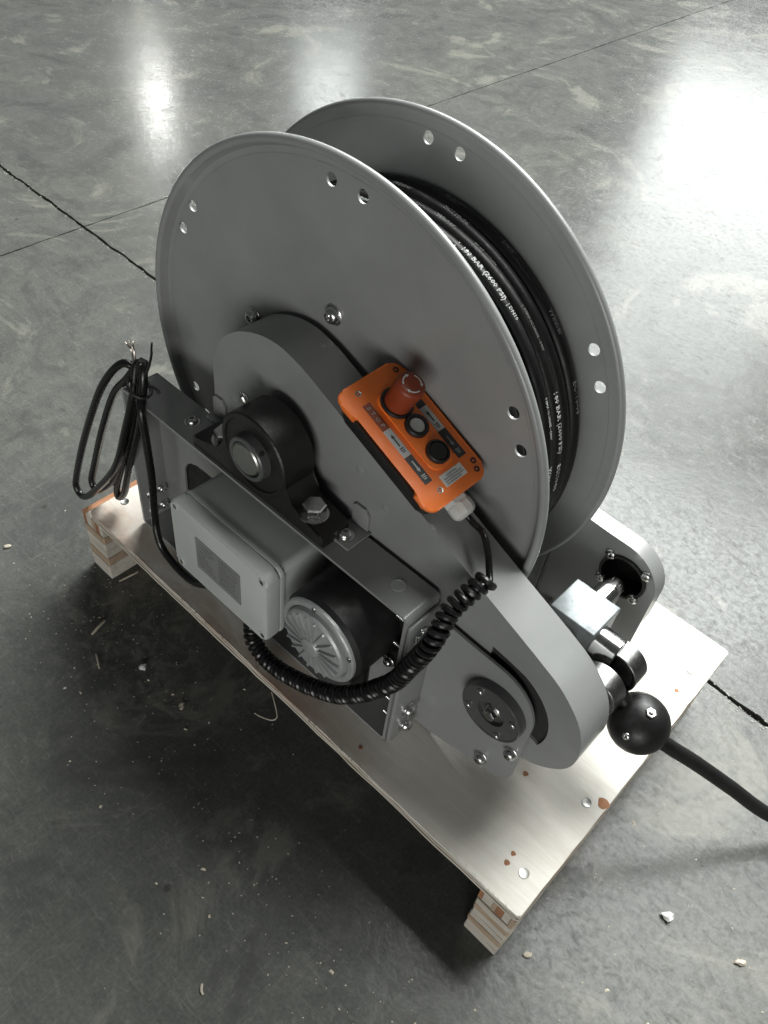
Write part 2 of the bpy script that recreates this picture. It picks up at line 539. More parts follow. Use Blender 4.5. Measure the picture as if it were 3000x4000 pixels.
def rough_outline(x0, x1, y0, y1, amp, step=0.02, rnd=0.004):
    pts = []
    def seg(p, q):
        L = math.hypot(q[0] - p[0], q[1] - p[1]); n = max(2, int(L / step))
        for i in range(n):
            t = i / n
            nx, ny = (q[1] - p[1]) / L, -(q[0] - p[0]) / L
            k = rp.uniform(-amp, amp)
            pts.append((p[0] + (q[0] - p[0]) * t + nx * k, p[1] + (q[1] - p[1]) * t + ny * k))
    c = rnd
    cs = [(x0 + c, y0), (x1 - c, y0), (x1, y0 + c), (x1, y1 - c), (x1 - c, y1), (x0 + c, y1), (x0, y1 - c), (x0, y0 + c)]
    for i in range(8): seg(cs[i], cs[(i + 1) % 8])
    return pts


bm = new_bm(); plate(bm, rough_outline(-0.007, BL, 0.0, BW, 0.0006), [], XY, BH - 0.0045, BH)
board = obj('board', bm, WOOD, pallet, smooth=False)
z = BH - 0.0045
for i, (m_, dz, ins) in enumerate(((PLYB, 0.0026, 0.0016), (PLYA, 0.0044, 0.0004), (PLYB, 0.0028, 0.0018), (PLYA, 0.0044, 0.0003))):
    bm = new_bm(); plate(bm, rough_outline(-0.007 + ins, BL - ins, ins, BW - ins, 0.0008), [], XY, z - dz, z)
    obj('ply', bm, m_, board, smooth=False); z -= dz
ZB = z
# frayed splinters along the front edge
bm = new_bm()
for i in range(150):
    x = rp.uniform(0.0, 0.82) if i % 2 else rp.choice((0.12, 0.25, 0.33, 0.47, 0.55, 0.70, 0.74, 0.78)) + rp.gauss(0, 0.018)
    l = rp.uniform(0.002, 0.007); a = rp.gauss(0.9, 0.5)
    p = Vector((x, rp.uniform(-0.001, 0.003), BH + 0.0002)); d = Vector((math.cos(a), -abs(math.sin(a)) * 0.7, rp.uniform(0.1, 0.6))) * l
    wv = Vector((0.0005, 0.0003, 0.0))
    a_, b_, c_, e_ = bm.verts.new(p - wv), bm.verts.new(p + wv), bm.verts.new(p + d), bm.verts.new(p - wv * 0.2 - Vector((0, 0, 0.0009)))
    bm.faces.new((a_, b_, c_)); bm.faces.new((b_, e_, c_)); bm.faces.new((e_, a_, c_))
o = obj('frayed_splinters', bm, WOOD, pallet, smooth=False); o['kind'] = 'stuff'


def runner(x0, x1, nply, off):
    bm = new_bm(); box(bm, x0 + 0.003, x1 - 0.003, 0.004, BW - 0.004, 0.002, ZB - 0.0005)
    b = obj('runner', bm, PLYB, pallet, smooth=False)
    h = (ZB - 0.026) / nply; zz = 0.0
    for k in range(nply):
        i0 = rp.uniform(0, 0.0014)
        bm = new_bm(); plate(bm, rough_outline(x0 + i0, x1 - i0, i0, BW - i0, 0.0005, 0.03, 0.0015), [], XY, zz + 0.0003, zz + h - 0.0004)
        obj('ply', bm, (PLYA, PLYA, PLYB)[k % 3] if k else PLYA, b, smooth=False); zz += h
    # short packing strips at the top of the runner, showing red-brown end grain
    xx = x0 + off; i = 0
    while xx < x1 - 0.003:
        wd = rp.choice((0.006, 0.010, 0.014, 0.009)); wd = min(wd, x1 - xx)
        bm = new_bm(); box(bm, xx, xx + wd - 0.0004, 0.0 + rp.uniform(0, 0.003), BW, zz + 0.0004, ZB - 0.0003)
        obj('packing_strip', bm, (PLYR, PLYA, PLYB)[i % 3], b, smooth=False); xx += wd; i += 1
    return b


runner(0.777, 0.829, 7, 0.0)
runner(-0.034, 0.018, 6, 0.0)
for x, y in ((0.808, 0.17), (0.804, 0.044), (0.805, 0.445), (0.012, 0.052), (0.016, 0.46)):
    bm = new_bm(); lathe(bm, [(0.0062, -0.0006), (0.0062, 0.0006), (0.0052, 0.0004), (0.0018, -0.0002), (0, -0.0002)], (x, y, BH + 0.0006), (0, 0, 1), 14, False)
    obj('screw', bm, SHAFT, pallet)
for x, y, r_ in ((0.824, 0.184, 0.0075), (0.731, 0.145, 0.0035), (0.782, 0.039, 0.0035), (0.781, 0.053, 0.003), (0.807, 0.40, 0.003), (0.56, 0.02, 0.003)):
    bm = new_bm(); plate(bm, [(x + r_ * (1 + 0.2 * math.sin(3 * a)) * math.cos(a), y + r_ * math.sin(a)) for a in [2 * PI * i / 14 for i in range(14)]], [], XY, BH - 0.001, BH + 0.0004)
    obj('knot', bm, PLYR, pallet, smooth=False)

# ------------------------------------------------------------------ hose reel
reel = empty('hose_reel', (0.3238, 0.2438, BH), 'grey steel motor driven hose reel with two round flanges on the pallet', 'hose reel')
CX, CY, CZ = 0.3238, 0.1629, 0.472
YAW = Matrix.Translation((CX, CY, CZ)) @ Matrix.Rotation(0.0312, 4, 'Z') @ Matrix.Translation((-CX, -CY, -CZ))


def yawed(bm): bmesh.ops.transform(bm, matrix=YAW, verts=bm.verts); return bm


def flange(name, ydisc, out_dir, yrim, hole_r, hx, cents):
    """pressed disc with drilled hole pairs and a rolled rim curling towards out_dir"""
    bm = new_bm()
    holes = []
    for c in cents:
        for da in (-4.3, 4.3):
            a = R(c + da); hr = hole_r + (0.0055 if hx and 120 < c < 250 else 0.0); holes.append(circ(CX + hx + hr * math.cos(a), CZ + hr * math.sin(a), 0.0072, 20))
    plate(bm, circ(CX, CZ, 0.2920 if yrim < ydisc else 0.2962, 160), holes, XZ, ydisc - 0.0014, ydisc + 0.0014)
    k = (yrim - ydisc)
    g = -1 if k < 0 else 1
    # rolled bead: disc runs into a groove, then round the bead (front) or straight into it (rear)
    br, bc = 0.0052, 0.3080
    if g < 0:
        by = k + br
        prof = [(0.2915, -0.0014), (0.2965, -0.0014), (0.2988, -0.0020), (0.2999, by * 0.5)]
        prof += [(bc - br * math.cos(R(t)), by - br * math.sin(R(t))) for t in range(8, 215, 12)]
        prof += [(bc, by + br * 0.55), (0.3020, 0.0014), (0.2915, 0.0014)]
    else:
        by = br - 0.0014
        prof = [(0.2958, -0.0014), (0.3000, -0.0014)]
        prof += [(bc - br * math.cos(R(t)), by - br * math.sin(R(t))) for t in range(75, 250, 12)]
        prof += [(bc, by + br * 0.5), (0.3010, 0.0014), (0.2958, 0.0014)]
    lathe(bm, [(r, h) for r, h in prof], (CX, ydisc, CZ), (0, 1, 0), 160, False)
    yawed(bm)
    return obj(name, bm, GREY, reel, ang=40)


ff = flange('front_flange', 0.1745, -1, 0.1605, 0.2785, -0.001, (26.3, 88.6, 149.5, 209.5, 269.5, 329.5))
rf = flange('rear_flange', 0.3130, 1, 0.3265, 0.2865, 0.0, (27.8, 87.2, 147.5, 207.5, 267.5, 327.5))
for a, br in ((90.5, 0.131), (154.5, 0.145), (30, 0.135), (212, 0.135)):
    bm = new_bm(); p = Vector((CX + br * math.cos(R(a)), 0.1731, CZ + br * math.sin(R(a))))
    washer(bm, p, (0, -1, 0), 0.0125, 0.002); button_head(bm, p + Vector((0, -0.002, 0)), (0, -1, 0), 0.0100, 0.0075); yawed(bm)
    obj('bolt', bm, STEEL, ff)
bm = new_bm(); lathe(bm, [(0.215, 0), (0.215, 0.130)], (CX, 0.1790, CZ), (0, 1, 0), 96, True); yawed(bm)
obj('drum', bm, DGREY, reel)
bm = new_bm(); cyl(bm, (CX, 0.0375, CZ), (CX, 0.46, CZ), 0.0215, 40, 0.002); yawed(bm)
obj('shaft', bm, SHAFT, reel)


# --- front and rear supports: folded box frames
def support(name, y0, y1, zt, web_y, hole):
    x0, x1, t = 0.0655, 0.575, 0.004
    s = obj(name, box(new_bm(), x0 + 0.006, x1 - 0.006, y0 + 0.004, y1 - 0.004, BH + 0.0006, BH + 0.0045), GREY, reel, smooth=False)
    # outer wrap: a rounded rectangular ring, extruded in y
    outer = rrect(x0, x1, BH + 0.0004, zt, 0.007, 5); inner = rrect(x0 + t, x1 - t, BH + 0.0050, zt - t, 0.0035, 5)
    bm = new_bm(); plate(bm, outer, [inner], XZ, y0, y1); obj('folded_frame', bm, GREY, s, ang=50)
    holes = [hole] if hole else []
    bm = new_bm(); plate(bm, rrect(x0 + t + 0.0003, x1 - t - 0.0003, BH + 0.0052, zt - t - 0.0003, 0.003), holes, XZ, web_y, web_y + 0.003)
    obj('web_plate', bm, GREY, s, smooth=False)
    return s


arch = [(0.118, 0.180), (0.40, 0.180), (0.40, 0.235), (0.385, 0.262), (0.35, 0.283), (0.30, 0.296), (0.22, 0.300), (0.17, 0.300), (0.152, 0.299), (0.138, 0.294), (0.127, 0.284), (0.120, 0.268)]
fs = support('front_support', 0.0480, 0.1020, 0.409, 0.0950, arch)
rs = support('rear_support', 0.362, 0.416, 0.409, 0.366, None)
put_screw('screw', (0.135 + 0.045, 0.0745, 0.4091), (0, 0, 1), 0.0078, 0.006, fs, wr=0.0105)
# plain hole in the top plate
bm = new_bm(); lathe(bm, [(0.0085, 0), (0.0085, 0.0009), (0.0068, 0.0009), (0.0066, 0.0003), (0, 0.0003)], (0.536, 0.076, 0.4088), (0, 0, 1), 24, False)
obj('drilled_hole', bm, FANG, fs)
# slot in the left leg: pale floor seen through a cut-out
for yy, zz in ((0.066, 0.2), (0.085, 0.2), (0.066, 0.165), (0.085, 0.165)):
    put_screw('screw', (0.0697, yy, zz), (1, 0, 0), 0.0062, 0.005, fs, wr=0.0085)
# threaded ends inside the right leg
for zz, yy in ((0.385, 0.062), (0.335, 0.062), (0.205, 0.070), (0.170, 0.070)):
    bm = new_bm(); p = Vector((0.5708, yy, zz))
    hex_head(bm, p, (-1, 0, 0), 0.0075, 0.005); x_ = 0.5
    prof = [(0.0036 if k % 2 else 0.0030, 0.004 + k * 0.0011) for k in range(14)] + [(0, 0.0195)]
    lathe(bm, [(0.003, 0.0)] + prof, p, (-1, 0, 0), 12, False)
    obj('stud', bm, STEEL, fs)


# --- guide plates: folded brackets to the right of the supports
def guide_plate(name, y, dirn, hole_c, hole_r, t=0.0035):
    """dirn +1: mounting leaf and rim fold away to +y, -1: towards the viewer"""
    out = [(0.5815, 0.1485), (0.600, 0.1492), (0.650, 0.1620), (0.690, 0.1720), (0.708, 0.1765), (0.718, 0.1830), (0.7245, 0.1930), (0.7280, 0.2060)]
    c, r = (0.6700, 0.3130), 0.0580
    out += [(c[0] + r * math.cos(R(a)), c[1] + r * math.sin(R(a))) for a in range(0, 95, 6)]
    out += [(0.640, 0.3715), (0.5815, 0.3745)]
    holes = [circ(hole_c[0], hole_c[1], hole_r, 32)] if hole_r else []
    bm = new_bm(); plate(bm, out, holes, XZ, y, y + t)
    g = obj(name, bm, GREY, reel, ang=50)
    return g, out


gp, gout = guide_plate('front_guide_plate', 0.0990, -1, (0.681, 0.303), 0.0)
bm = new_bm(); box(bm, 0.5752, 0.5812, 0.0490, 0.1024, 0.1478, 0.300, 0.0022); obj('mounting_leaf', bm, GREY, gp, ang=50)
for yy, zz in ((0.076, 0.203), (0.0765, 0.166), (0.070, 0.335), (0.070, 0.368)):
    put_screw('bolt', (0.5813, yy, zz), (1, 0, 0), 0.0085, 0.0075, gp, wr=0.0115, wh=0.0022)
bm = new_bm(); box(bm, 0.5752, 0.5806, 0.0500, 0.1000, 0.3005, 0.395, 0.0022); obj('mounting_leaf', bm, GREY, gp, ang=50)
for (x, zz) in ((0.685, 0.1915), (0.717, 0.2470)):
    put_screw('screw', (x, 0.0989, zz), (0, -1, 0), 0.0082, 0.0075, gp, wr=0.0095)
# round bearing cap standing proud of the front guide plate
cap = obj('bearing_cap', lathe(new_bm(), [(0.0400, 0.0), (0.0400, 0.0120), (0.0392, 0.0130), (0.0372, 0.0130), (0.0368, 0.0122), (0.0180, 0.0122), (0.0175, 0.0065), (0.0, 0.0065)], (0.6815, 0.0988, 0.3050), (0, -1, 0), 56, False), DGREY, gp, ang=30)
put_hex('bolt', (0.6815, 0.0923, 0.3050), (0, -1, 0), 0.0078, 0.008, gp, wr=0.0100, wh=0.002)
for a in (128, 205, 25, 300):
    put_screw('cap_screw', (0.6815 + 0.0315 * math.cos(R(a)), 0.0865, 0.305 + 0.0315 * math.sin(R(a))), (0, -1, 0), 0.0040, 0.0036, gp)

rg, rout = guide_plate('rear_guide_plate', 0.3600, 1, (0.6815, 0.3195), 0.0300)
# rim of the rear guide plate folded backwards, catching the window light
edge = [(0.7280, 0.262)] + [p for p in rout[8:]]
bm = new_bm()
for i in range(len(edge) - 1):
    (u0, v0), (u1, v1) = edge[i], edge[i + 1]
    q = [Vector((u0, 0.3635, v0)), Vector((u1, 0.3635, v1)), Vector((u1, 0.3850, v1)), Vector((u0, 0.3850, v0))]
    bm.faces.new([bm.verts.new(p) for p in q])
bmesh.ops.remove_doubles(bm, verts=bm.verts, dist=1e-6)
bmesh.ops.recalc_face_normals(bm, faces=bm.faces)
bmesh.ops.solidify(bm, geom=bm.faces[:], thickness=0.003)
obj('folded_rim', bm, GREY, rg, ang=50)
bm = new_bm(); box(bm, 0.5752, 0.5812, 0.3630, 0.4100, 0.1478, 0.374, 0.0022); obj('mounting_leaf', bm, GREY, rg, ang=50)
bm = new_bm(); lathe(bm, [(0.0330, 0.0), (0.0330, 0.004), (0.0292, 0.004), (0.0285, -0.028), (0, -0.028)], (0.6815, 0.3602, 0.3195), (0, -1, 0), 40, False)
obj('bearing_cup', bm, BLACK, rg, ang=30)
for x, zz in ((0.656, 0.3425), (0.655, 0.2955), (0.7075, 0.3440), (0.7055, 0.2955)):
    put_screw('screw', (x, 0.3599, zz), (0, -1, 0), 0.0076, 0.0048, rg)
bm = new_bm(); cyl(bm, (0.6815, 0.345, 0.3165), (0.6815, 0.11, 0.3165), 0.0130, 28, 0.001); obj('traverse_screw', bm, CHROME, reel)
bm = new_bm(); lathe(bm, [(0.0165, 0), (0.0165, 0.022), (0.0135, 0.026), (0.0135, 0.03)], (0.6815, 0.302, 0.3165), (0, 1, 0), 28); obj('shaft_collar', bm, CHROME, reel)
for x in (0.61, 0.705):
    bm = new_bm(); cyl(bm, (x, 0.1026, 0.195), (x, 0.3598, 0.195), 0.0065, 20); obj('tie_rod', bm, STEEL, reel)

# --- traverse carriage with its sleeve and the two pinch rollers
car = obj('carriage_block', box(new_bm(), 0.6490, 0.7115, 0.2350, 0.2940, 0.2900, 0.3415, 0.0015), ZINC, reel, ang=50)
for x in (0.660, 0.686, 0.705):
    bm = new_bm(); box(bm, x - 0.006, x + 0.006, 0.2941, 0.2985, 0.325, 0.337, 0.0015); obj('lug', bm, ZINC, car)
bm = new_bm(); lathe(bm, [(0.0215, 0.0), (0.0215, 0.0290), (0.0205, 0.0305), (0.0165, 0.0305), (0.0160, 0.025), (0, 0.025)], (0.7118, 0.2560, 0.3120), (1, 0, 0), 40, False)
obj('sleeve', bm, CHROME, car, ang=30)
bm = new_bm(); box(bm, 0.7000, 0.7560, 0.2735, 0.2785, 0.2850, 0.3100, 0.001); obj('roller_bracket', bm, BLACK, car)


def roller(cx, cz, y0, y1, r):
    hub = obj('guide_roller', lathe(new_bm(), [(r - 0.004, 0.003), (r - 0.004, y1 - y0 - 0.003)], (cx, y0, cz), (0, 1, 0), 40), PLASTIC, reel, ang=30)
    bm = new_bm(); L = y1 - y0
    lathe(bm, [(r - 0.006, 0.0015), (r - 0.001, 0.0), (r, 0.001), (r, L - 0.001), (r - 0.001, L), (r - 0.006, L - 0.0015)], (cx, y0, cz), (0, 1, 0), 48, False)
    obj('roller_rim', bm, RIM, hub, ang=30)
    bm = new_bm(); lathe(bm, [(r * 0.82, 0), (r * 0.80, 0.002), (0, 0.002)], (cx, y0 + 0.0032, cz), (0, -1, 0), 32, False); obj('side_cover', bm, PLASTIC, hub)


roller(0.7475, 0.2985, 0.2430, 0.2710, 0.0300)
roller(0.7475, 0.3000, 0.1950, 0.2220, 0.0300)
bm = new_bm(); cyl(bm, (0.7475, 0.1900, 0.2995), (0.7475, 0.2780, 0.2995), 0.0060, 18); obj('roller_axle', bm, SHAFT, car)

# --- pillow block bearing on the front support
SX, SZ = 0.3280, 0.4720
pb_out = [(0.2130, 0.4096), (0.4430, 0.4096), (0.4430, 0.4230), (0.4380, 0.4275), (0.4050, 0.4310), (0.3905, 0.4385)]
pb_out += [(SX + 0.0545 * math.cos(R(a)), SZ + 0.0545 * math.sin(R(a))) for a in range(-18, 199, 8)]
pb_out += [(0.2655, 0.4385), (0.2510, 0.4310), (0.2180, 0.4275), (0.2130, 0.4230)]
bm = new_bm(); plate(bm, pb_out, [], XZ, 0.0500, 0.0930, 0.003)
pb = obj('bearing_block', bm, BLACK, reel, ang=40)
bm = new_bm(); lathe(bm, [(0.0535, -0.004), (0.0535, 0.000), (0.0520, 0.0018), (0.0480, 0.0018), (0.0465, -0.002), (0.040, -0.004), (0.034, -0.003), (0, -0.003)], (SX, 0.0497, SZ), (0, -1, 0), 56, False); obj('seal_ring', bm, BLACK, pb, ang=30)
bm = new_bm(); lathe(bm, [(0.0300, -0.003), (0.0285, 0.0095), (0.0272, 0.0110), (0.0235, 0.0110), (0.0226, 0.0095), (0.0226, 0.0)], (SX, 0.0490, SZ), (0, -1, 0), 48, False); obj('locking_collar', bm, DGREY, pb, ang=30)
bm = new_bm(); lathe(bm, [(0.0028, 0), (0.0028, 0.001), (0, 0.001)], (SX + 0.021, 0.044, SZ + 0.020), (0.7, -0.1, 0.7), 12, False); obj('set_screw', bm, DARKHOLE, pb)
bm = new_bm(); lathe(bm, [(0.0036, 0), (0.0036, 0.004), (0.0052, 0.0045), (0.0052, 0.0105), (0.0036, 0.0125), (0.0030, 0.016), (0, 0.0165)], (0.2950, 0.0700, 0.5140), (-0.55, -0.05, 0.83), 12, False); obj('grease_nipple', bm, SHAFT, pb)
put_hex('bolt', (0.2520, 0.0705, 0.4300), (0, 0, 1), 0.0140, 0.0140, pb, wr=0.0175, wh=0.0025, a0=0.2)
put_hex('bolt', (0.4110, 0.0670, 0.4300), (0, 0, 1), 0.0140, 0.0140, pb, wr=0.0175, wh=0.0025, a0=0.25)

# --- chain cover
cv = [(0.187, 0.385), (0.1868, 0.437), (0.1880, 0.490), (0.1935, 0.512), (0.2060, 0.536), (0.2300, 0.5585), (0.2520, 0.5710), (0.2760, 0.5795), (0.2980, 0.5825), (0.3150, 0.5815), (0.3350, 0.5765), (0.3520, 0.5705), (0.4100, 0.5450), (0.4490, 0.5285), (0.5290, 0.4930), (0.5950, 0.4630), (0.6400, 0.4430), (0.6780, 0.4265), (0.7100, 0.4120), (0.7300, 0.4020), (0.7440, 0.3920), (0.7600, 0.3765), (0.7720, 0.3590), (0.7800, 0.3370), (0.7830, 0.3110), (0.7790, 0.2880), (0.7690, 0.2700), (0.7500, 0.2505), (0.7270, 0.2375), (0.7000, 0.2320), (0.6700, 0.2365), (0.6200, 0.2620), (0.5300, 0.3080), (0.4000, 0.3600), (0.2600, 0.3750)]
P = [Vector((u, v, 0)) for u, v in cv]
fine = [(p.x, p.y) for p in spline(P, 5, True)]
# keep the lower left corner crisp: drop overshoot
slot = []
sc_c = (0.6715, 0.3095)
for k in range(15):
    a_ = R(-22 + 92 * k / 14); slot.append((sc_c[0] + 0.0715 * math.cos(a_), sc_c[1] + 0.0715 * math.sin(a_)))
slot += [(0.672, 0.3810), (0.650, 0.3835), (0.650, 0.3600)]
for k in range(15):
    a_ = R(70 - 92 * k / 14); slot.append((sc_c[0] + 0.0500 * math.cos(a_), sc_c[1] + 0.0500 * math.sin(a_)))
bm = new_bm(); plate(bm, fine, [], XZ, 0.1204, 0.1625)
cover = obj('chain_cover', bm, GREY, reel, ang=25)
bm = new_bm(); plate(bm, fine, [slot], XZ, 0.1075, 0.1204)
bm.normal_update()
front = [e for e in bm.edges if all(abs(v.co.y - 0.1075) < 1e-5 for v in e.verts) and any(abs(f.normal.y) < 0.5 for f in e.link_faces)]
bmesh.ops.bevel(bm, geom=front, offset=0.0007, segments=1, affect='EDGES', clamp_overlap=True)
obj('cover_front', bm, GREY, cover, ang=25)
bm = new_bm(); plate(bm, [(u, v) for u, v in circ(0.690, 0.318, 0.078, 40)], [], XZ, 0.1110, 0.1203); obj('slot_dark_plate', bm, DARKHOLE, cover)  # black plate added to give the slot its inner darkness
for x, zz in ((0.437, 0.493), (0.479, 0.465), (0.223, 0.457), (0.60, 0.41)):
    bm = new_bm(); lathe(bm, [(0.006, 0), (0.0045, 0.0004), (0.002, 0.0007), (0, 0.0008)], (x, 0.1076, zz), (0, -1, 0), 14, False); obj('spot_weld', bm, GREY, cover, ang=80)
for x0, x1, sx in ((0.187, 0.2105, 0.199), (0.436, 0.461, 0.4480)):
    bm = new_bm(); plate(bm, [(x0, 0.4135), (x1, 0.4135), (x1, 0.436), (x1 - 0.007, 0.4440), (x0 + 0.004, 0.4440), (x0, 0.4400)], [], XZ, 0.1035, 0.1072, 0.0006)
    tb = obj('cover_bracket', bm, GREY, cover)
    bm = new_bm(); box(bm, x0 - 0.004, x1 + 0.004, 0.0685 if x0 > 0.3 else 0.094, 0.1068, 0.4094, 0.4128, 0.0008); obj('bracket_foot', bm, GREY, cover)
put_screw('screw', (0.4480, 0.0810, 0.4129), (0, 0, 1), 0.0082, 0.0065, cover, wr=0.0110)

# --- geared motor
MX, MZ = 0.4930, 0.3330
bm = new_bm(); lathe(bm, [(0.0565, 0.0), (0.0600, 0.006), (0.0600, 0.052), (0.0610, 0.054), (0.0610, 0.070)], (MX, 0.0035, MZ), (0, 1, 0), 64); motor = obj('motor', bm, MOTOR, reel, ang=30)
bm = new_bm(); lathe(bm, [(0.0660, 0.0), (0.0675, 0.002), (0.0675, 0.0130)], (MX, 0.0720, MZ), (0, 1, 0), 56); obj('motor_flange', bm, MOTOR, motor, ang=30)
bm = new_bm(); lathe(bm, [(0.0550, -0.006), (0.0565, -0.003), (0.0565, 0.0040), (0.0550, 0.0058), (0.0500, 0.0058), (0.0482, 0.0045), (0.0476, 0.0030), (0.0462, 0.0105), (0.0440, 0.0128), (0.0380, 0.0135), (0.0150, 0.0150), (0.0120, 0.0188), (0.0100, 0.0196), (0, 0.0198)], (MX, 0.0040, MZ), (0, -1, 0), 64, False)
fan = obj('fan_cover', bm, FANG, motor, ang=28)
rib0 = None
for k in range(18):
    a = 2 * PI * k / 18 + 0.1
    bm = new_bm()
    ca, sa = math.cos(a), math.sin(a)
    def RP(r, t, h): return Vector((MX + r * ca - t * sa, 0.0040 - h, MZ + r * sa + t * ca))
    prs = [(0.0135, 0.0010, 0.0160, 0.0178), (0.028, 0.0013, 0.0140, 0.0175), (0.0425, 0.0016, 0.0128, 0.0165)]
    rows = [[bm.verts.new(RP(r, -t, hb_)), bm.verts.new(RP(r, -t * 0.6, ht)), bm.verts.new(RP(r, t * 0.6, ht)), bm.verts.new(RP(r, t, hb_))] for r, t, hb_, ht in prs]
    for A, B in zip(rows, rows[1:]):
        for i in range(3): bm.faces.new((A[i], A[i + 1], B[i + 1], B[i]))
    bm.faces.new(rows[0]); bm.faces.new(rows[-1])
    obj('rib', bm, FANG, motor, smooth=False)
for a in (98, 20, 260, 200):
    bm = new_bm(); p = (MX + 0.0525 * math.cos(R(a)), -0.0017, MZ + 0.0525 * math.sin(R(a)))
    lathe(bm, [(0.0033, 0), (0.0033, 0.001), (0.0016, 0.001), (0.0012, -0.0004), (0, -0.0004)], p, (0, -1, 0), 12, False); obj('screw', bm, SHAFT, motor)
for dx, dz in ((-0.049, 0.044), (0.049, 0.044), (0.049, -0.066 + 0.0), (-0.049, -0.066)):
    put_screw('bolt', (MX + dx, 0.0755, MZ + dz), (0, -1, 0), 0.0062, 0.0055, motor, wr=0.0085)
bm = new_bm(); box(bm, MX - 0.062, MX + 0.062, 0.0790, 0.0940, MZ - 0.078, MZ + 0.060, 0.003); obj('gearbox', bm, MOTOR, motor)
bm = new_bm(); cyl(bm, (0.515, 0.0555, 0.212), (0.515, 0.0555, 0.258), 0.012, 20, 0.002); obj('cable_gland', bm, PLASTIC, motor)

bm = new_bm(); box(bm, 0.0900, 0.4150, 0.0990, 0.1500, 0.1560, 0.3080, 0.003); obj('opening_dark_box', bm, MOTOR, motor)  # added black box that makes the web plate opening look dark

# --- junction box
BX0, BX1, BZ0, BZ1 = 0.2460, 0.4225, 0.2630, 0.3850
bm = new_bm(); plate(bm, rrect(BX0 + 0.002, BX1 - 0.002, BZ0 + 0.002, BZ1 - 0.002, 0.010), [], XZ, 0.0140, 0.0945, 0.001); jb = obj('junction_box', bm, BOXG, reel, ang=40)
bm = new_bm(); plate(bm, rrect(BX0, BX1, BZ0, BZ1, 0.011), [], XZ, 0.0075, 0.0130, 0.0010); obj('box_rim', bm, BOXG, jb, ang=40)
bm = new_bm(); plate(bm, rrect(BX0 + 0.0005, BX1 - 0.0005, BZ0 + 0.0005, BZ1 - 0.0005, 0.0105), [], XZ, -0.0135, 0.0062, 0.0035); obj('lid', bm, BOXG, jb, ang=40)
for x in (BX0 + 0.0095, BX1 - 0.0095):
    for zz in (BZ0 + 0.0095, BZ1 - 0.0095):
        bm = new_bm(); lathe(bm, [(0.0062, -0.0002), (0.0058, 0.0006), (0.0042, 0.0006), (0.0038, -0.0004)], (x, -0.0137, zz), (0, -1, 0), 16, False); obj('screw_ring', bm, BOXG, jb); bm = new_bm(); lathe(bm, [(0.0034, 0.0), (0.0034, 0.0003), (0, 0.0003)], (x, -0.0137, zz), (0, -1, 0), 12, False); obj('screw', bm, SHAFT, jb)
bm = new_bm(); plate(bm, rrect(0.2920, 0.3750, 0.2950, 0.3520, 0.0015, 2), [], XZ, -0.0143, -0.0136); rp_ = obj('rating_plate', bm, PLATE, jb, smooth=False)
bm = new_bm(); rt = random.Random(9)
for row in range(8):
    zz = 0.3455 - row * 0.0060
    for x0, x1 in ((0.2965, 0.3290), (0.3360, 0.3700)):
        if row in (3, 4) and x0 < 0.31: x1 = 0.318
        x = x0
        xe = x1 - rt.uniform(0, 0.008)
        while x < xe:
            l = rt.uniform(0.0012, 0.0042); h = rt.uniform(0.0010, 0.0017)
            q = [Vector((x, -0.01445, zz)), Vector((x + l, -0.01445, zz)), Vector((x + l, -0.01445, zz + h)), Vector((x, -0.01445, zz + h))]
            bm.faces.new([bm.verts.new(p) for p in q]); x += l + rt.uniform(0.0006, 0.0014)
obj('rating_print', bm, INK, jb, smooth=False)
for x in (0.2700, 0.3500):
    bm = new_bm(); lathe(bm, [(0.0105, 0), (0.0105, 0.006), (0.0090, 0.008), (0.0080, 0.017), (0.0055, 0.019)], (x, 0.0330, BZ0 + 0.001), (0, 0, -1), 20); obj('cable_gland', bm, PLASTIC, jb)

# ------------------------------------------------------------------ rubber hose wound on the reel
hose = empty('rubber_hose', (0.45, 0.2438, 0.30), 'black rubber hose with white print wound round the reel drum and running off right', 'hose')
HR, RC = 0.0091, 0.2430
HY0, PITCH = 0.1865, 0.0182
TH_END = math.radians(-79)          # where the hose leaves the drum


def hose_y(th):
    """y of the hose centre on the drum; th grows anticlockwise, one pitch a turn"""
    return HY0 + PITCH * (th / (2 * PI))


def hose_r(th):
    """loosely wound: the pack sags towards the lower right"""
    return RC + 0.0215 * math.cos(th + 0.43) + 0.0010 * math.sin(th * 2.3) + 0.0008 * math.sin(th * 5.1 + 1)


def hose_dy(th): return 0.0009 * math.sin(th * 1.7 + 0.4) + 0.0006 * math.sin(th * 3.9)


def hose_pt(th, dr=0.0):
    rr = hose_r(th) + dr
    return YAW @ Vector((CX + rr * math.cos(th), hose_y(th) + hose_dy(th), CZ + rr * math.sin(th)))


t0, t1 = 0.0, 2 * PI * 6.3
bm = new_bm(); tube(bm, [hose_pt(t0 + (t1 - t0) * i / 620) for i in range(621)], HR, 14); obj('wound_hose', bm, RUBBER, hose)
bm = new_bm(); tube(bm, [hose_pt(0.3 + (t1 - 0.9) * i / 400, -0.0160) + Vector((0, 0.0091, 0)) for i in range(401)], HR, 8); obj('wound_hose', bm, RUBBER, hose)
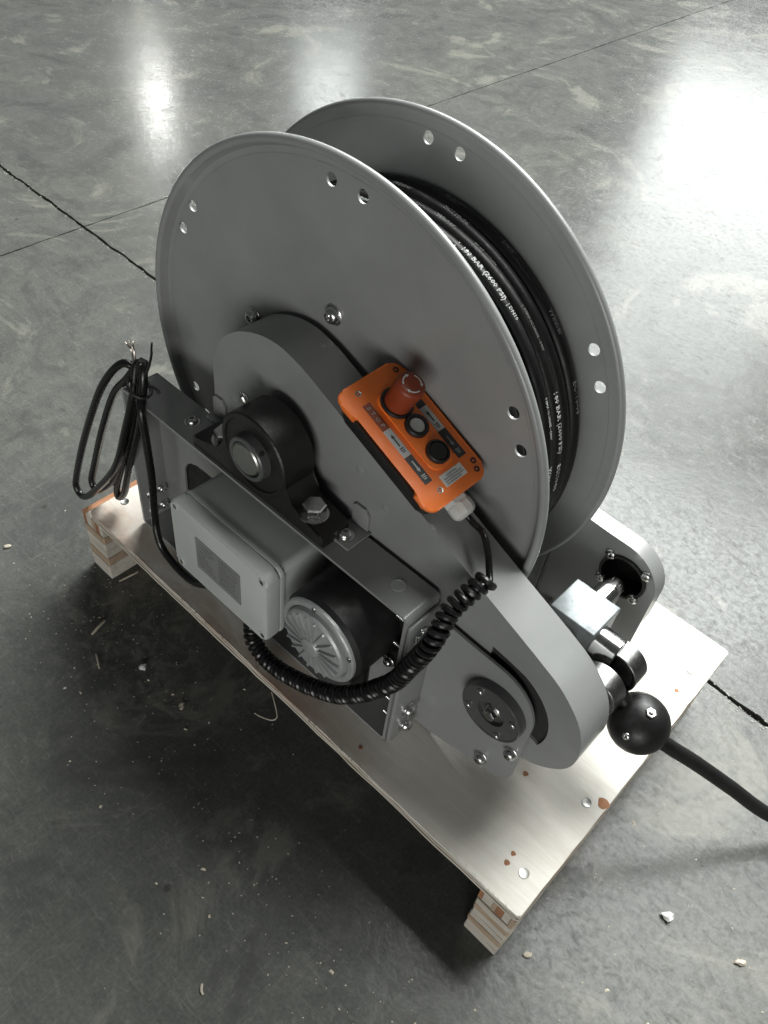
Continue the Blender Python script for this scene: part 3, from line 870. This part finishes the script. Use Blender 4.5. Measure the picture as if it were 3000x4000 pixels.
# run from the underside of the drum through the rollers and the ball stop out over the floor
pth = [hose_pt(2 * PI * 3 - R(106)), hose_pt(2 * PI * 3 - R(92)), hose_pt(2 * PI * 3 - R(80)), (0.46, 0.240, 0.2180), (0.56, 0.236, 0.2460), (0.66, 0.2335, 0.2800), (0.715, 0.2325, 0.2960), (0.748, 0.2325, 0.2960), (0.775, 0.2345, 0.2800), (0.803, 0.2390, 0.2540), (0.840, 0.2580, 0.2260), (0.880, 0.2890, 0.1900), (0.930, 0.3270, 0.1420), (0.990, 0.3780, 0.0760), (1.06, 0.440, 0.0260), (1.15, 0.51, 0.0105), (1.35, 0.62, 0.0105), (1.75, 0.75, 0.0105)]
bm = new_bm(); tube(bm, resample(spline(pth, 14), 0.006), 0.0097, 16); obj('hose_tail', bm, RUBBER, hose)


def hose_print(body, turn, deg, size, m=SILVERLAB, dy=0.0, off=0.0):
    """flat print curved round the hose: reads clockwise, letter tops towards the rear flange"""
    size *= 1.1; vs, fs = text_polys(body, size, 1, 0.022)
    th0 = 2 * PI * turn + R(deg)
    def f(x, y):
        th = th0 - x / (RC + 0.012)
        ph = (y - size * 0.36 + dy) / HR + off
        rr = hose_r(th) + (HR + 0.0003) * math.cos(ph)
        return YAW @ Vector((CX + rr * math.cos(th), hose_y(th) + hose_dy(th) + (HR + 0.0003) * math.sin(ph), CZ + rr * math.sin(th)))
    bm = new_bm(); add_polys(bm, vs, fs, f)
    o = obj('printed_lettering', bm, m, hose, smooth=False)
    return o


for turn, deg, rows in (
    (1.0, 62, (("180 BAR (2600 PSI)", 0.0085, HOSEPRINT, 0), )),
    (1.0, 29, (("MSHA IC-386/02 - DNV", 0.0040, HOSEPRINT, 0.0022), ("-40C TO +121C", 0.0040, HOSEPRINT, -0.0028))),
    (1.0, -12, (("MSHA IC-386/02 - DNV", 0.0055, HOSEPRINT, 0), )),
    (1.0, 45, (("Winner", 0.0075, HOSEPRINT, 0), )),
    (2.0, 58, (("| EN 857", 0.0055, HOSEPRINT, 0), )),
    (3.0, 50, (("| DN10", 0.0055, HOSEPRINT, 0), )),
    (4.0, 78, (("Winner", 0.0075, DIMPRINT, 0), )),
    (4.0, 8, (("EC110-06", 0.0080, HOSEPRINT, 0), )),
    (1.0, 84, (("DN10", 0.0050, HOSEPRINT, 0), )),
    (2.0, 97, (("Winner", 0.0070, DIMPRINT, 0), )),
    (3.0, 106, (("EC110-06", 0.0070, DIMPRINT, 0), )),
    (3.0, -6, (("EC110-06", 0.0080, HOSEPRINT, 0), )),
    (2.0, -10, (("180 BAR (2600 PSI)", 0.0075, HOSEPRINT, 0), )),
    (1.0, 8, (("EC110-06", 0.0080, HOSEPRINT, 0), )),
    (2.0, 78, (("180 BAR (2600 PSI)", 0.0085, HOSEPRINT, 0), )),
    (2.0, 42, (("EN 857 1SC DN10", 0.0038, HOSEPRINT, 0.0024), ("-40C TO +121C", 0.0038, HOSEPRINT, -0.0026))),
    (2.0, 23, (("Winner", 0.0090, WHITE, 0), )),
    (2.0, 7, (("EC110-06", 0.0085, HOSEPRINT, 0), )),
    (3.0, 90, (("MSHA IC-386/02 - DNV", 0.0042, DIMPRINT, 0), )),
    (3.0, 68, (("|  180 BAR (2600 PSI)", 0.0078, HOSEPRINT, 0), )),
    (3.0, 27, (("MSHA IC-386/02 - DNV", 0.0042, HOSEPRINT, 0), )),
    (3.0, 9, (("Winner", 0.0080, HOSEPRINT, 0), )),
    (5.0, 96, (("Winner", 0.0085, DIMPRINT, 0), )),
    (5.0, 79, (("EC110-06", 0.0080, DIMPRINT, 0), )),
    (4.0, 66, (("EN 857 1SC DN10", 0.0038, DIMPRINT, 0.0022), ("DN10", 0.0040, DIMPRINT, -0.0028))),
    (4.0, 48, (("|  MSHA IC-386/02 - DNV", 0.0042, DIMPRINT, 0), )),
    (4.0, 27, (("180 BAR (2600 PSI)", 0.0080, HOSEPRINT, 0), )),
    (6.0, 82, (("-40C TO +121C", 0.0040, DIMPRINT, 0), )),
    (6.0, 63, (("DN10", 0.0060, DIMPRINT, 0), )),
    (6.0, 44, (("Winner", 0.0085, DIMPRINT, 0), )),
    (6.0, 26, (("EC110-06", 0.0085, DIMPRINT, 0), )),
):
    for body, size, m_, dy in rows: hose_print(body, turn, deg, size, m_, dy)

# ------------------------------------------------------------------ ball stop clamped on the hose
BC = Vector((0.8030, 0.2380, 0.2540)); BA = Vector((0.62, 0.30, -0.50)).normalized(); BR = 0.0372
stop = empty('hose_ball_stop', BC, 'black rubber ball stop clamped round the hose beside the rollers', 'hose stop')
# clamp plane: contains the hose axis; halves meet on it
cd = (Vector((0.862, -0.3933, 1.1234)) - BC).normalized()
bn = (cd - BA * cd.dot(BA)).normalized(); bt = BA.cross(bn)
for sgn in (1, -1):
    bm = new_bm(); rings = []
    nu, nv = 28, 14
    for i in range(nu + 1):
        a = -PI / 2 + PI * i / nu
        h = max(-0.93, min(0.74, math.sin(a))) * BR; rr = math.sqrt(max(1e-8, BR * BR - h * h))
        row = []
        for j in range(nv + 1):
            b_ = PI * j / nv
            row.append(bm.verts.new(BC + BA * h + bt * (rr * math.cos(b_)) + bn * (sgn * (0.0004 + rr * math.sin(b_)))))
        rings.append(row)
    for A, B in zip(rings, rings[1:]):
        for j in range(nv): bm.faces.new((A[j], A[j + 1], B[j + 1], B[j]))
    bm.faces.new(rings[0]); bm.faces.new(rings[-1])
    bm.faces.new([r_[0] for r_ in rings] + [r_[-1] for r_ in reversed(rings)])
    obj('ball_half', bm, RUBBER, stop, ang=40)
cd = (Vector((0.862, -0.3933, 1.1234)) - BC).normalized()
for k, (a, b_) in enumerate(((0.55, 0.17), (-0.62, -0.26))):
    d = (cd * 0.80 + Vector((0.726, 0.682, 0.095)) * a * 0.62 + Vector((0.547, -0.486, -0.681)) * -b_ * 1.6).normalized()
    bm = new_bm(); p = BC + d * (BR - 0.0015)
    if k == 0: hex_head(bm, p, d, 0.0066, 0.004); lathe(bm, [(0.0028, 0.004), (0.0028, 0.0065), (0, 0.007)], p, d, 10, False)
    else: button_head(bm, p, d, 0.0050, 0.0034)
    obj('clamp_screw', bm, SHAFT if k == 0 else STEEL, stop)

# ------------------------------------------------------------------ pendant control on the chain cover
T = Vector((0.912, 0, -0.41)).normalized(); NN = Vector((-T.z, 0, T.x)); Yv = Vector((0, 1, 0))
PO = Vector((0.41, 0, 0.5458)) + T * 0.0605 + Yv * 0.1275 + NN * 0.0005
pend = empty('pendant_control', PO, 'orange push button pendant with red mushroom stop button lying on the chain cover', 'remote control')
pend.rotation_euler = Matrix((T, Yv, NN)).transposed().to_euler()
HT = 0.0500


def UVH(u, v, d): return Vector((u, v, d))


bm = new_bm(); plate(bm, rrect(-0.0735, 0.0745, -0.0405, 0.0410, 0.012), [], UVH, 0.0, 0.0405, 0.0022)
for v in bm.verts:
    if v.co.z < 0.02: v.co.y = v.co.y * 0.78 + 0.0090; v.co.x *= 0.96
obj('base_shell', bm, PLASTIC, pend, local=True, ang=40)
ol = []
def arcp(cu, cv, r, a0, a1, n=6):
    return [(cu + r * math.cos(R(a0 + (a1 - a0) * i / n)), cv + r * math.sin(R(a0 + (a1 - a0) * i / n))) for i in range(n + 1)]
ol += arcp(0.0645, 0.0320, 0.0140, 90, 0)[::-1]
ol += arcp(-0.0620, 0.0310, 0.0150, 90, 180)
ol += arcp(-0.0630, -0.0350, 0.0125, 180, 270)
ol += [(-0.0460, -0.0475), (-0.0440, -0.0410), (0.0490, -0.0410), (0.0530, -0.0475)]
ol += arcp(0.0660, -0.0350, 0.0125, 270, 360)
bm = new_bm(); plate(bm, ol, [], UVH, 0.0375, HT, 0.0026)
for v in bm.verts:
    if v.co.z < 0.0405: v.co.y = v.co.y * 0.93 + 0.0015; v.co.x *= 0.985
obj('cover_shell', bm, ORANGE, pend, local=True, ang=40)
bm = new_bm(); plate(bm, rrect(-0.0530, 0.0470, -0.0125, 0.0235, 0.012), [], UVH, HT - 0.001, HT + 0.0022, 0.0018); obj('button_panel', bm, ORANGE, pend, local=True, ang=40)
E1, E2, E3 = (-0.0345, 0.0062), (-0.0035, 0.0062), (0.0305, 0.0062)
estop = obj('stop_button', lathe(new_bm(), [(0.0150, 0.0), (0.0149, 0.016), (0.0158, 0.022), (0.0158, 0.0315), (0.0152, 0.0345), (0.0138, 0.0360), (0.0100, 0.0364), (0, 0.0366)], (*E1, HT + 0.0040), (0, 0, 1), 48, False), RED, pend, local=True, ang=60)
bm = new_bm(); lathe(bm, [(0.0185, 0), (0.0185, 0.0030), (0.0172, 0.0042), (0.0125, 0.0042)], (*E1, HT + 0.001), (0, 0, 1), 48, False); obj('stop_collar', bm, PLASTIC, pend, local=True)
bm = new_bm()                                   # three turn arrows on the stop button
for k in range(3):
    a0 = 2.2 - k * 2 * PI / 3; pts_o = []; pts_i = []
    for i in range(8):
        a = a0 - 1.15 * i / 7
        pts_o.append((0.0109 * math.cos(a), 0.0109 * math.sin(a))); pts_i.append((0.0094 * math.cos(a), 0.0094 * math.sin(a)))
    def EP(q):
        rr = math.hypot(*q); h = 0.0369 + HT + 0.004 - max(0, rr - 0.0100) * 0.13
        return Vector((E1[0] + q[0], E1[1] + q[1], h))
    for i in range(7):
        bm.faces.new([bm.verts.new(EP(q)) for q in (pts_o[i], pts_o[i + 1], pts_i[i + 1], pts_i[i])])
    a = a0 - 1.15; tp = a - 0.34
    bm.faces.new([bm.verts.new(EP(q)) for q in ((0.0122 * math.cos(a), 0.0122 * math.sin(a)), (0.0101 * math.cos(tp), 0.0101 * math.sin(tp)), (0.0081 * math.cos(a), 0.0081 * math.sin(a)))])
obj('turn_arrows', bm, WHITE, estop, local=True, smooth=False)
for c, capm, rc_ in ((E2, PALEBTN, 0.0084), (E3, PLASTIC, 0.0102)):
    bm = new_bm(); lathe(bm, [(0.0132, 0), (0.0132, 0.0052), (0.0125, 0.0064), (rc_ + 0.0008, 0.0060), (rc_ + 0.0006, 0.003)], (*c, HT + 0.001), (0, 0, 1), 40, False); o = obj('push_button', bm, PLASTIC, pend, local=True)
    bm = new_bm(); lathe(bm, [(rc_, 0), (rc_, 0.0048), (rc_ - 0.0008, 0.0054), (0, 0.0048)], (*c, HT + 0.0012), (0, 0, 1), 36, False); obj('button_cap', bm, capm, o, local=True)


def sticker(name, u0, u1, v0, v1, m, h=HT + 0.0004):
    bm = new_bm(); plate(bm, [(u0, v0), (u1, v0), (u1, v1), (u0, v1)], [], UVH, h - 0.0008, h)
    return obj(name, bm, m, pend, smooth=False, local=True)


def arrow(u, v, l, dirn, m, icon_m):
    bm = new_bm(); h = HT + 0.0007
    def q(a, b): return bm.verts.new((u + dirn * a, v + b, h))
    bm.faces.new([q(-l / 2, -0.0009), q(l / 2 - 0.004, -0.0009), q(l / 2 - 0.004, 0.0009), q(-l / 2, 0.0009)])
    bm.faces.new([q(l / 2 - 0.0045, -0.0023), q(l / 2, 0), q(l / 2 - 0.0045, 0.0023)])
    ou = u + (0.0125 if dirn > 0 else 0.0118)
    for a, b, c, d in ((-0.0022, -0.0010, -0.0028, 0.0028), (0.0, 0.0010, -0.0028, 0.0028), (0.0020, 0.0032, -0.0020, 0.0020)):
        bm.faces.new([bm.verts.new((ou + x, v + y, h)) for x, y in ((a, c), (b, c), (b, d), (a, d))])
    obj('arrow_mark', bm, m, pend, smooth=False, local=True)


sticker('stop_label', -0.0505, -0.0175, -0.0290, -0.0190, REDLAB)
vs, fs_ = text_polys('S T O P', 0.0068)
xm = max(v[0] for v in vs)
bm = new_bm(); add_polys(bm, vs, fs_, lambda x, y: Vector((-0.0470 + x * 0.026 / xm, -0.0265 + y, HT + 0.0007))); obj('printed_lettering', bm, SILVERLAB, pend, smooth=False, local=True)
sticker('in_label', -0.0172, 0.0165, -0.0290, -0.0190, SILVERLAB); arrow(-0.0035, -0.0240, 0.015, -1, INK, INK)
sticker('out_label', 0.0168, 0.0505, -0.0290, -0.0190, INK); arrow(0.0300, -0.0240, 0.014, 1, SILVERLAB, WHITE)
sticker('in_label', -0.0172, 0.0130, 0.0255, 0.0365, SILVERLAB); arrow(-0.0050, 0.0310, 0.014, -1, INK, INK)
sticker('out_label', 0.0133, 0.0480, 0.0255, 0.0370, INK); arrow(0.0280, 0.0310, 0.013, 1, PLATE, WHITE)
sticker('stop_label', -0.0505, -0.0175, 0.0255, 0.0365, INK)
sticker('warning_label', 0.0515, 0.0650, -0.0100, 0.0225, WHITE)
bm = new_bm(); rt = random.Random(4)
for row in range(4):
    u = 0.0540 + row * 0.0027; v = -0.0075 + (0.006 if row == 0 else 0)
    ve = 0.020 - (0.006 if row in (0, 3) else 0)
    while v < ve:
        l = rt.uniform(0.0010, 0.0026)
        bm.faces.new([bm.verts.new((u + a, v + b, HT + 0.0007)) for a, b in ((0, 0), (0.0014, 0), (0.0014, l), (0, l))]); v += l + 0.0007
obj('warning_print', bm, PLATE, pend, smooth=False, local=True)
for u, v in ((-0.0640, -0.0230), (0.0630, -0.0190), (-0.0660, 0.0350), (0.0585, 0.0385), (0.0675, 0.0350)):
    bm = new_bm(); lathe(bm, [(0.0034, -0.0002), (0.0034, 0.0004), (0.0022, 0.0003), (0.0012, -0.0004), (0, -0.0004)], (u, v, HT + 0.0002), (0, 0, 1), 16, False); obj('screw', bm, DARKHOLE if v > 0 else SHAFT, pend, local=True)
# cable gland at the lower end
GV = 0.0130
bm = new_bm(); lathe(bm, [(0.0145, 0), (0.0145, 0.0075), (0.0137, 0.0082)], (0.0745, GV, 0.0170), (1, 0, 0), 6, True, 0.26); obj('gland_nut', bm, GLAND, pend, local=True, ang=20)
bm = new_bm(); lathe(bm, [(0.0138, 0), (0.0142, 0.002), (0.0142, 0.0100), (0.0128, 0.0135), (0.0095, 0.0160), (0.0060, 0.0168), (0.0050, 0.0150)], (0.0826, GV, 0.0170), (1, 0, 0), 10, True, 0.1); obj('gland_nut', bm, GLAND, pend, local=True, ang=25)

# ------------------------------------------------------------------ spiral cord from the pendant to the junction box
g0 = PO + T * 0.0965 + Yv * GV + NN * 0.0170
cord = empty('spiral_cord', (0.50, 0.03, 0.30), 'black coiled spiral cord drooping from the pendant round the motor', 'cord')
lead = [g0, g0 + T * 0.012, Vector((0.590, 0.1330, 0.4960)), Vector((0.606, 0.1240, 0.4850)), Vector((0.617, 0.1150, 0.4750)), Vector((0.6255, 0.1060, 0.4710)), Vector((0.6280, 0.0980, 0.4760)), Vector((0.6220, 0.0950, 0.4880))]
cpts = [(0.6235, 0.1010, 0.4800), (0.6185, 0.0830, 0.4690), (0.6130, 0.0640, 0.4520), (0.6155, 0.0460, 0.4350), (0.6130, 0.0350, 0.4120), (0.6010, 0.0300, 0.3720), (0.5880, 0.0260, 0.3310), (0.5670, 0.0215, 0.2940), (0.5480, 0.0175, 0.2660), (0.5160, 0.0140, 0.2290), (0.4740, 0.0130, 0.1980), (0.4400, 0.0130, 0.1790), (0.4100, 0.0135, 0.1655), (0.3800, 0.0140, 0.1640), (0.3580, 0.0160, 0.1780), (0.3500, 0.0240, 0.2080), (0.3495, 0.0320, 0.2400)]
core = resample(spline(cpts, 16), 0.0006)
fr = frames(core)
Lc = 0.0006 * (len(core) - 1); path = []; ph = 2.2
CRAD, WR = 0.0084, 0.0037
for i, (p, (t, n, b)) in enumerate(zip(core, fr)):
    u = i / (len(core) - 1)
    pitch = 0.0092 - 0.0014 * min(1, u / 0.42)
    path.append(p + n * (CRAD * math.cos(ph)) + b * (CRAD * math.sin(ph)))
    ph += 2 * PI * 0.0006 / pitch
path = path[::1]
# even the sampling of the helix
helix = resample(path, 0.0030)
bm = new_bm(); tube(bm, helix, WR, 8); obj('coil', bm, CABLE, cord)
bm = new_bm(); tube(bm, resample(spline(lead[:-1] + [helix[0] + (helix[0] - helix[1]) * 2, helix[0]], 10), 0.003), WR, 12); obj('straight_lead', bm, CABLE, cord)

# ------------------------------------------------------------------ power cable: bundle hung over the support, lead to the box
pc = empty('power_cable', (0.09, 0.05, 0.41), 'black power cable looped in a tied bundle over the left end of the front support', 'cable')
KR = 0.0055
l1 = [(0.081, 0.064, 0.4420), (0.066, 0.056, 0.4440), (0.045, 0.046, 0.4180), (0.018, 0.037, 0.3680), (-0.033, 0.029, 0.2590), (-0.075, 0.025, 0.1600), (-0.080, 0.022, 0.1290), (-0.062, 0.022, 0.1220), (-0.027, 0.025, 0.1590), (0.044, 0.029, 0.2580), (0.080, 0.037, 0.3540), (0.0935, 0.048, 0.4150), (0.0930, 0.058, 0.4540)]
l2 = [(0.0975, 0.064, 0.4600), (0.090, 0.060, 0.4500), (0.074, 0.054, 0.4250), (0.042, 0.049, 0.3820), (0.006, 0.042, 0.3010), (-0.035, 0.037, 0.1990), (-0.043, 0.032, 0.1640), (-0.027, 0.031, 0.1580), (0.012, 0.037, 0.2010), (0.058, 0.042, 0.2940), (0.084, 0.050, 0.3740), (0.0990, 0.060, 0.4560)]
l3 = [(0.104, 0.064, 0.4620), (0.100, 0.062, 0.4420), (0.094, 0.056, 0.4160), (0.080, 0.047, 0.3470), (0.050, 0.043, 0.2710), (0.018, 0.041, 0.1920), (0.016, 0.041, 0.1680), (0.034, 0.043, 0.1930), (0.067, 0.044, 0.2830), (0.104, 0.046, 0.3770), (0.1130, 0.052, 0.4350)]
whole = l1 + l2 + l3 + [(0.1100, 0.058, 0.4560), (0.1060, 0.064, 0.4610), (0.1020, 0.060, 0.4480), (0.1100, 0.048, 0.4200), (0.1210, 0.040, 0.4050), (0.1250, 0.038, 0.3730), (0.1290, 0.036, 0.3290), (0.1290, 0.0355, 0.2910), (0.1245, 0.034, 0.2180), (0.1310, 0.030, 0.1880), (0.1440, 0.028, 0.1660), (0.1780, 0.027, 0.1535), (0.2150, 0.0275, 0.1560), (0.2480, 0.0300, 0.1800), (0.2660, 0.0330, 0.2200), (0.2700, 0.0330, 0.2460)]
bm = new_bm(); tube(bm, resample(spline(whole, 10), 0.004), KR, 12); obj('cable_bundle', bm, CABLE, pc)
bm = new_bm()
for i in range(5):
    a = 2 * PI * i / 5
    q0 = Vector((0.0800, 0.0640, 0.4440)) + Vector((0.0018 * math.cos(a), 0.0018 * math.sin(a), 0))
    tube(bm, spline([q0, q0 + Vector((-0.006, 0.004, 0.008)), q0 + Vector((-0.011 + 0.002 * math.cos(a * 2), 0.007, 0.017)), q0 + Vector((-0.014 + 0.004 * math.cos(a), 0.006 + 0.003 * math.sin(a), 0.026))], 6), 0.0011, 6)
obj('bare_strands', bm, COPPER, pc)
# cable tie: band round the bundle, head and long tail
bm = new_bm(); tie = []
for i in range(25):
    a = 2 * PI * i / 24
    tie.append(Vector((0.1040 + 0.0160 * math.cos(a), 0.0520 + 0.0135 * math.sin(a), 0.4300 - 0.006 * math.cos(a))))
tube(bm, tie, 0.0022, 6)
tube(bm, spline([(0.1080, 0.0560, 0.4350), (0.1220, 0.0540, 0.4620), (0.1320, 0.0530, 0.4800), (0.1420, 0.0520, 0.5020), (0.1455, 0.0510, 0.5140), (0.1500, 0.0500, 0.5260)], 8), 0.0019, 6, rad=lambda t: 0.0021 - 0.0009 * t)
tube(bm, spline([(0.1130, 0.0560, 0.4350), (0.1230, 0.0590, 0.4390), (0.1300, 0.0610, 0.4370), (0.1330, 0.0620, 0.4330)], 6), 0.0021, 6)
obj('cable_tie', bm, PLASTIC, pc)

# ------------------------------------------------------------------ litter on the floor
rl = random.Random(21)


def bit(name, x, y, size, m, label, cat, stretch=1.3, rot=None, group=None, zs=0.7):
    bm = new_bm(); r_ = bmesh.ops.create_icosphere(bm, subdivisions=2, radius=size * 0.85)
    a = rl.uniform(0, PI) if rot is None else rot
    sd = rl.uniform(0, 90)
    for v in r_['verts']:
        k = 1 + 0.75 * noise.noise(v.co / size * 1.5 + Vector((sd, 0, 0)))
        c = v.co * k; c.x *= stretch; c.z *= zs
        v.co = Vector((c.x * math.cos(a) - c.y * math.sin(a) + x, c.x * math.sin(a) + c.y * math.cos(a) + y, c.z + size * zs * 0.85))
    o = obj(name, bm, m, smooth=False); tag(o, label, cat, group)
    return o


bit('foam_crumb', 0.9640, 0.1990, 0.0068, FOAM, 'white foam crumb lying alone on the floor right of the pallet corner', 'crumb', 1.2)
bit('foam_crumb', 0.1920, -0.0640, 0.0062, FOAM, 'square white foam crumb in the dark shadow in front of the pallet', 'crumb', 1.05)
bit('wood_chip', 0.2850, -0.0630, 0.0045, CHIP, 'small pale chip on the shaded floor near the middle of the pallet front', 'chip', 1.8, -0.7)
bit('wood_chip', -0.1560, -0.0860, 0.0042, CHIP, 'pale chip on the floor at the far left of the photo', 'chip', 1.7, 0.9)
bit('wood_chip', 0.8580, 0.0310, 0.0038, CHIP, 'pale chip on the floor just right of the runner end at the pallet front corner', 'chip', 1.6, 0.9)
bit('wood_chip', 1.0610, 0.2190, 0.0042, CHIP, 'largest pale chip near the right edge of the photo', 'chip', 1.9, 0.6)


def stick(name, pts, r, m, label, cat, group=None):
    bm = new_bm(); tube(bm, resample(spline(pts, 6), 0.004), r, 5, rad=lambda t: r * (0.55 + 0.45 * math.sin(PI * min(1, max(0, 0.15 + 0.7 * t)))))
    o = obj(name, bm, m, smooth=False); tag(o, label, cat, group); return o


stick('wood_splinter', [(0.089, -0.085, 0.002), (0.085, -0.071, 0.0035), (0.080, -0.056, 0.002)], 0.0024, CHIP, 'straight pale splinter on the floor in front of the left runner', 'splinter')
stick('wood_splinter', [(0.149, -0.112, 0.0018), (0.138, -0.107, 0.003), (0.124, -0.101, 0.0018)], 0.0017, CHIP, 'thin forked splinter beside the white foam crumb', 'splinter')
stick('wood_splinter', [(0.0290, 0.006, 0.0015), (0.0315, 0.023, 0.002), (0.0330, 0.040, 0.0015)], 0.0016, CHIP, 'splinter lying on the floor against the left runner', 'splinter')
stick('wood_splinter', [(0.607, -0.2785, 0.0015), (0.602, -0.277, 0.0025), (0.597, -0.272, 0.0015)], 0.0015, CHIP, 'lone splinter on the floor at the bottom of the photo', 'splinter')
stick('veneer_strand', [(0.415, -0.001, 0.1290), (0.432, -0.010, 0.1270), (0.446, -0.019, 0.1250), (0.4440, -0.0265, 0.1225), (0.428, -0.032, 0.1180), (0.418, -0.034, 0.1170)], 0.0009, PLYA, 'thin bent strand of veneer hanging off the pallet front edge', 'splinter')
# fine sawdust and grit nobody could count
bm = new_bm()
for i in range(520):
    if i < 200: x, y = rl.gauss(0.16, 0.13), rl.gauss(-0.07, 0.06)
    elif i < 330: x, y = rl.gauss(0.62, 0.15), rl.gauss(-0.16, 0.06)
    elif i < 430: x, y = rl.uniform(0.84, 1.15), rl.uniform(-0.1, 0.5)
    else: x, y = rl.uniform(-1.6, 1.2), rl.uniform(-0.4, 2.5)
    s = rl.uniform(0.0003, 0.0008) if i % 14 else rl.uniform(0.0009, 0.0017)
    a = rl.uniform(0, PI); l = s * rl.uniform(0.8, 2.4)
    c, sn = math.cos(a), math.sin(a)
    q = [Vector((x + u * c - v * sn, y + u * sn + v * c, h)) for u, v, h in ((-l, -s, 0.0002), (l, -s, 0.0002), (l * 0.8, s, 0.0002), (-l * 0.7, s, 0.0002), (0.0, 0.0, s * 1.1))]
    V = [bm.verts.new(p) for p in q]
    for t in ((0, 1, 4), (1, 2, 4), (2, 3, 4), (3, 0, 4)): bm.faces.new([V[k] for k in t])
o = obj('sawdust_grit', bm, CHIP, smooth=False); o['kind'] = 'stuff'; tag(o, 'fine pale sawdust and grit scattered over the floor round the pallet', 'sawdust')
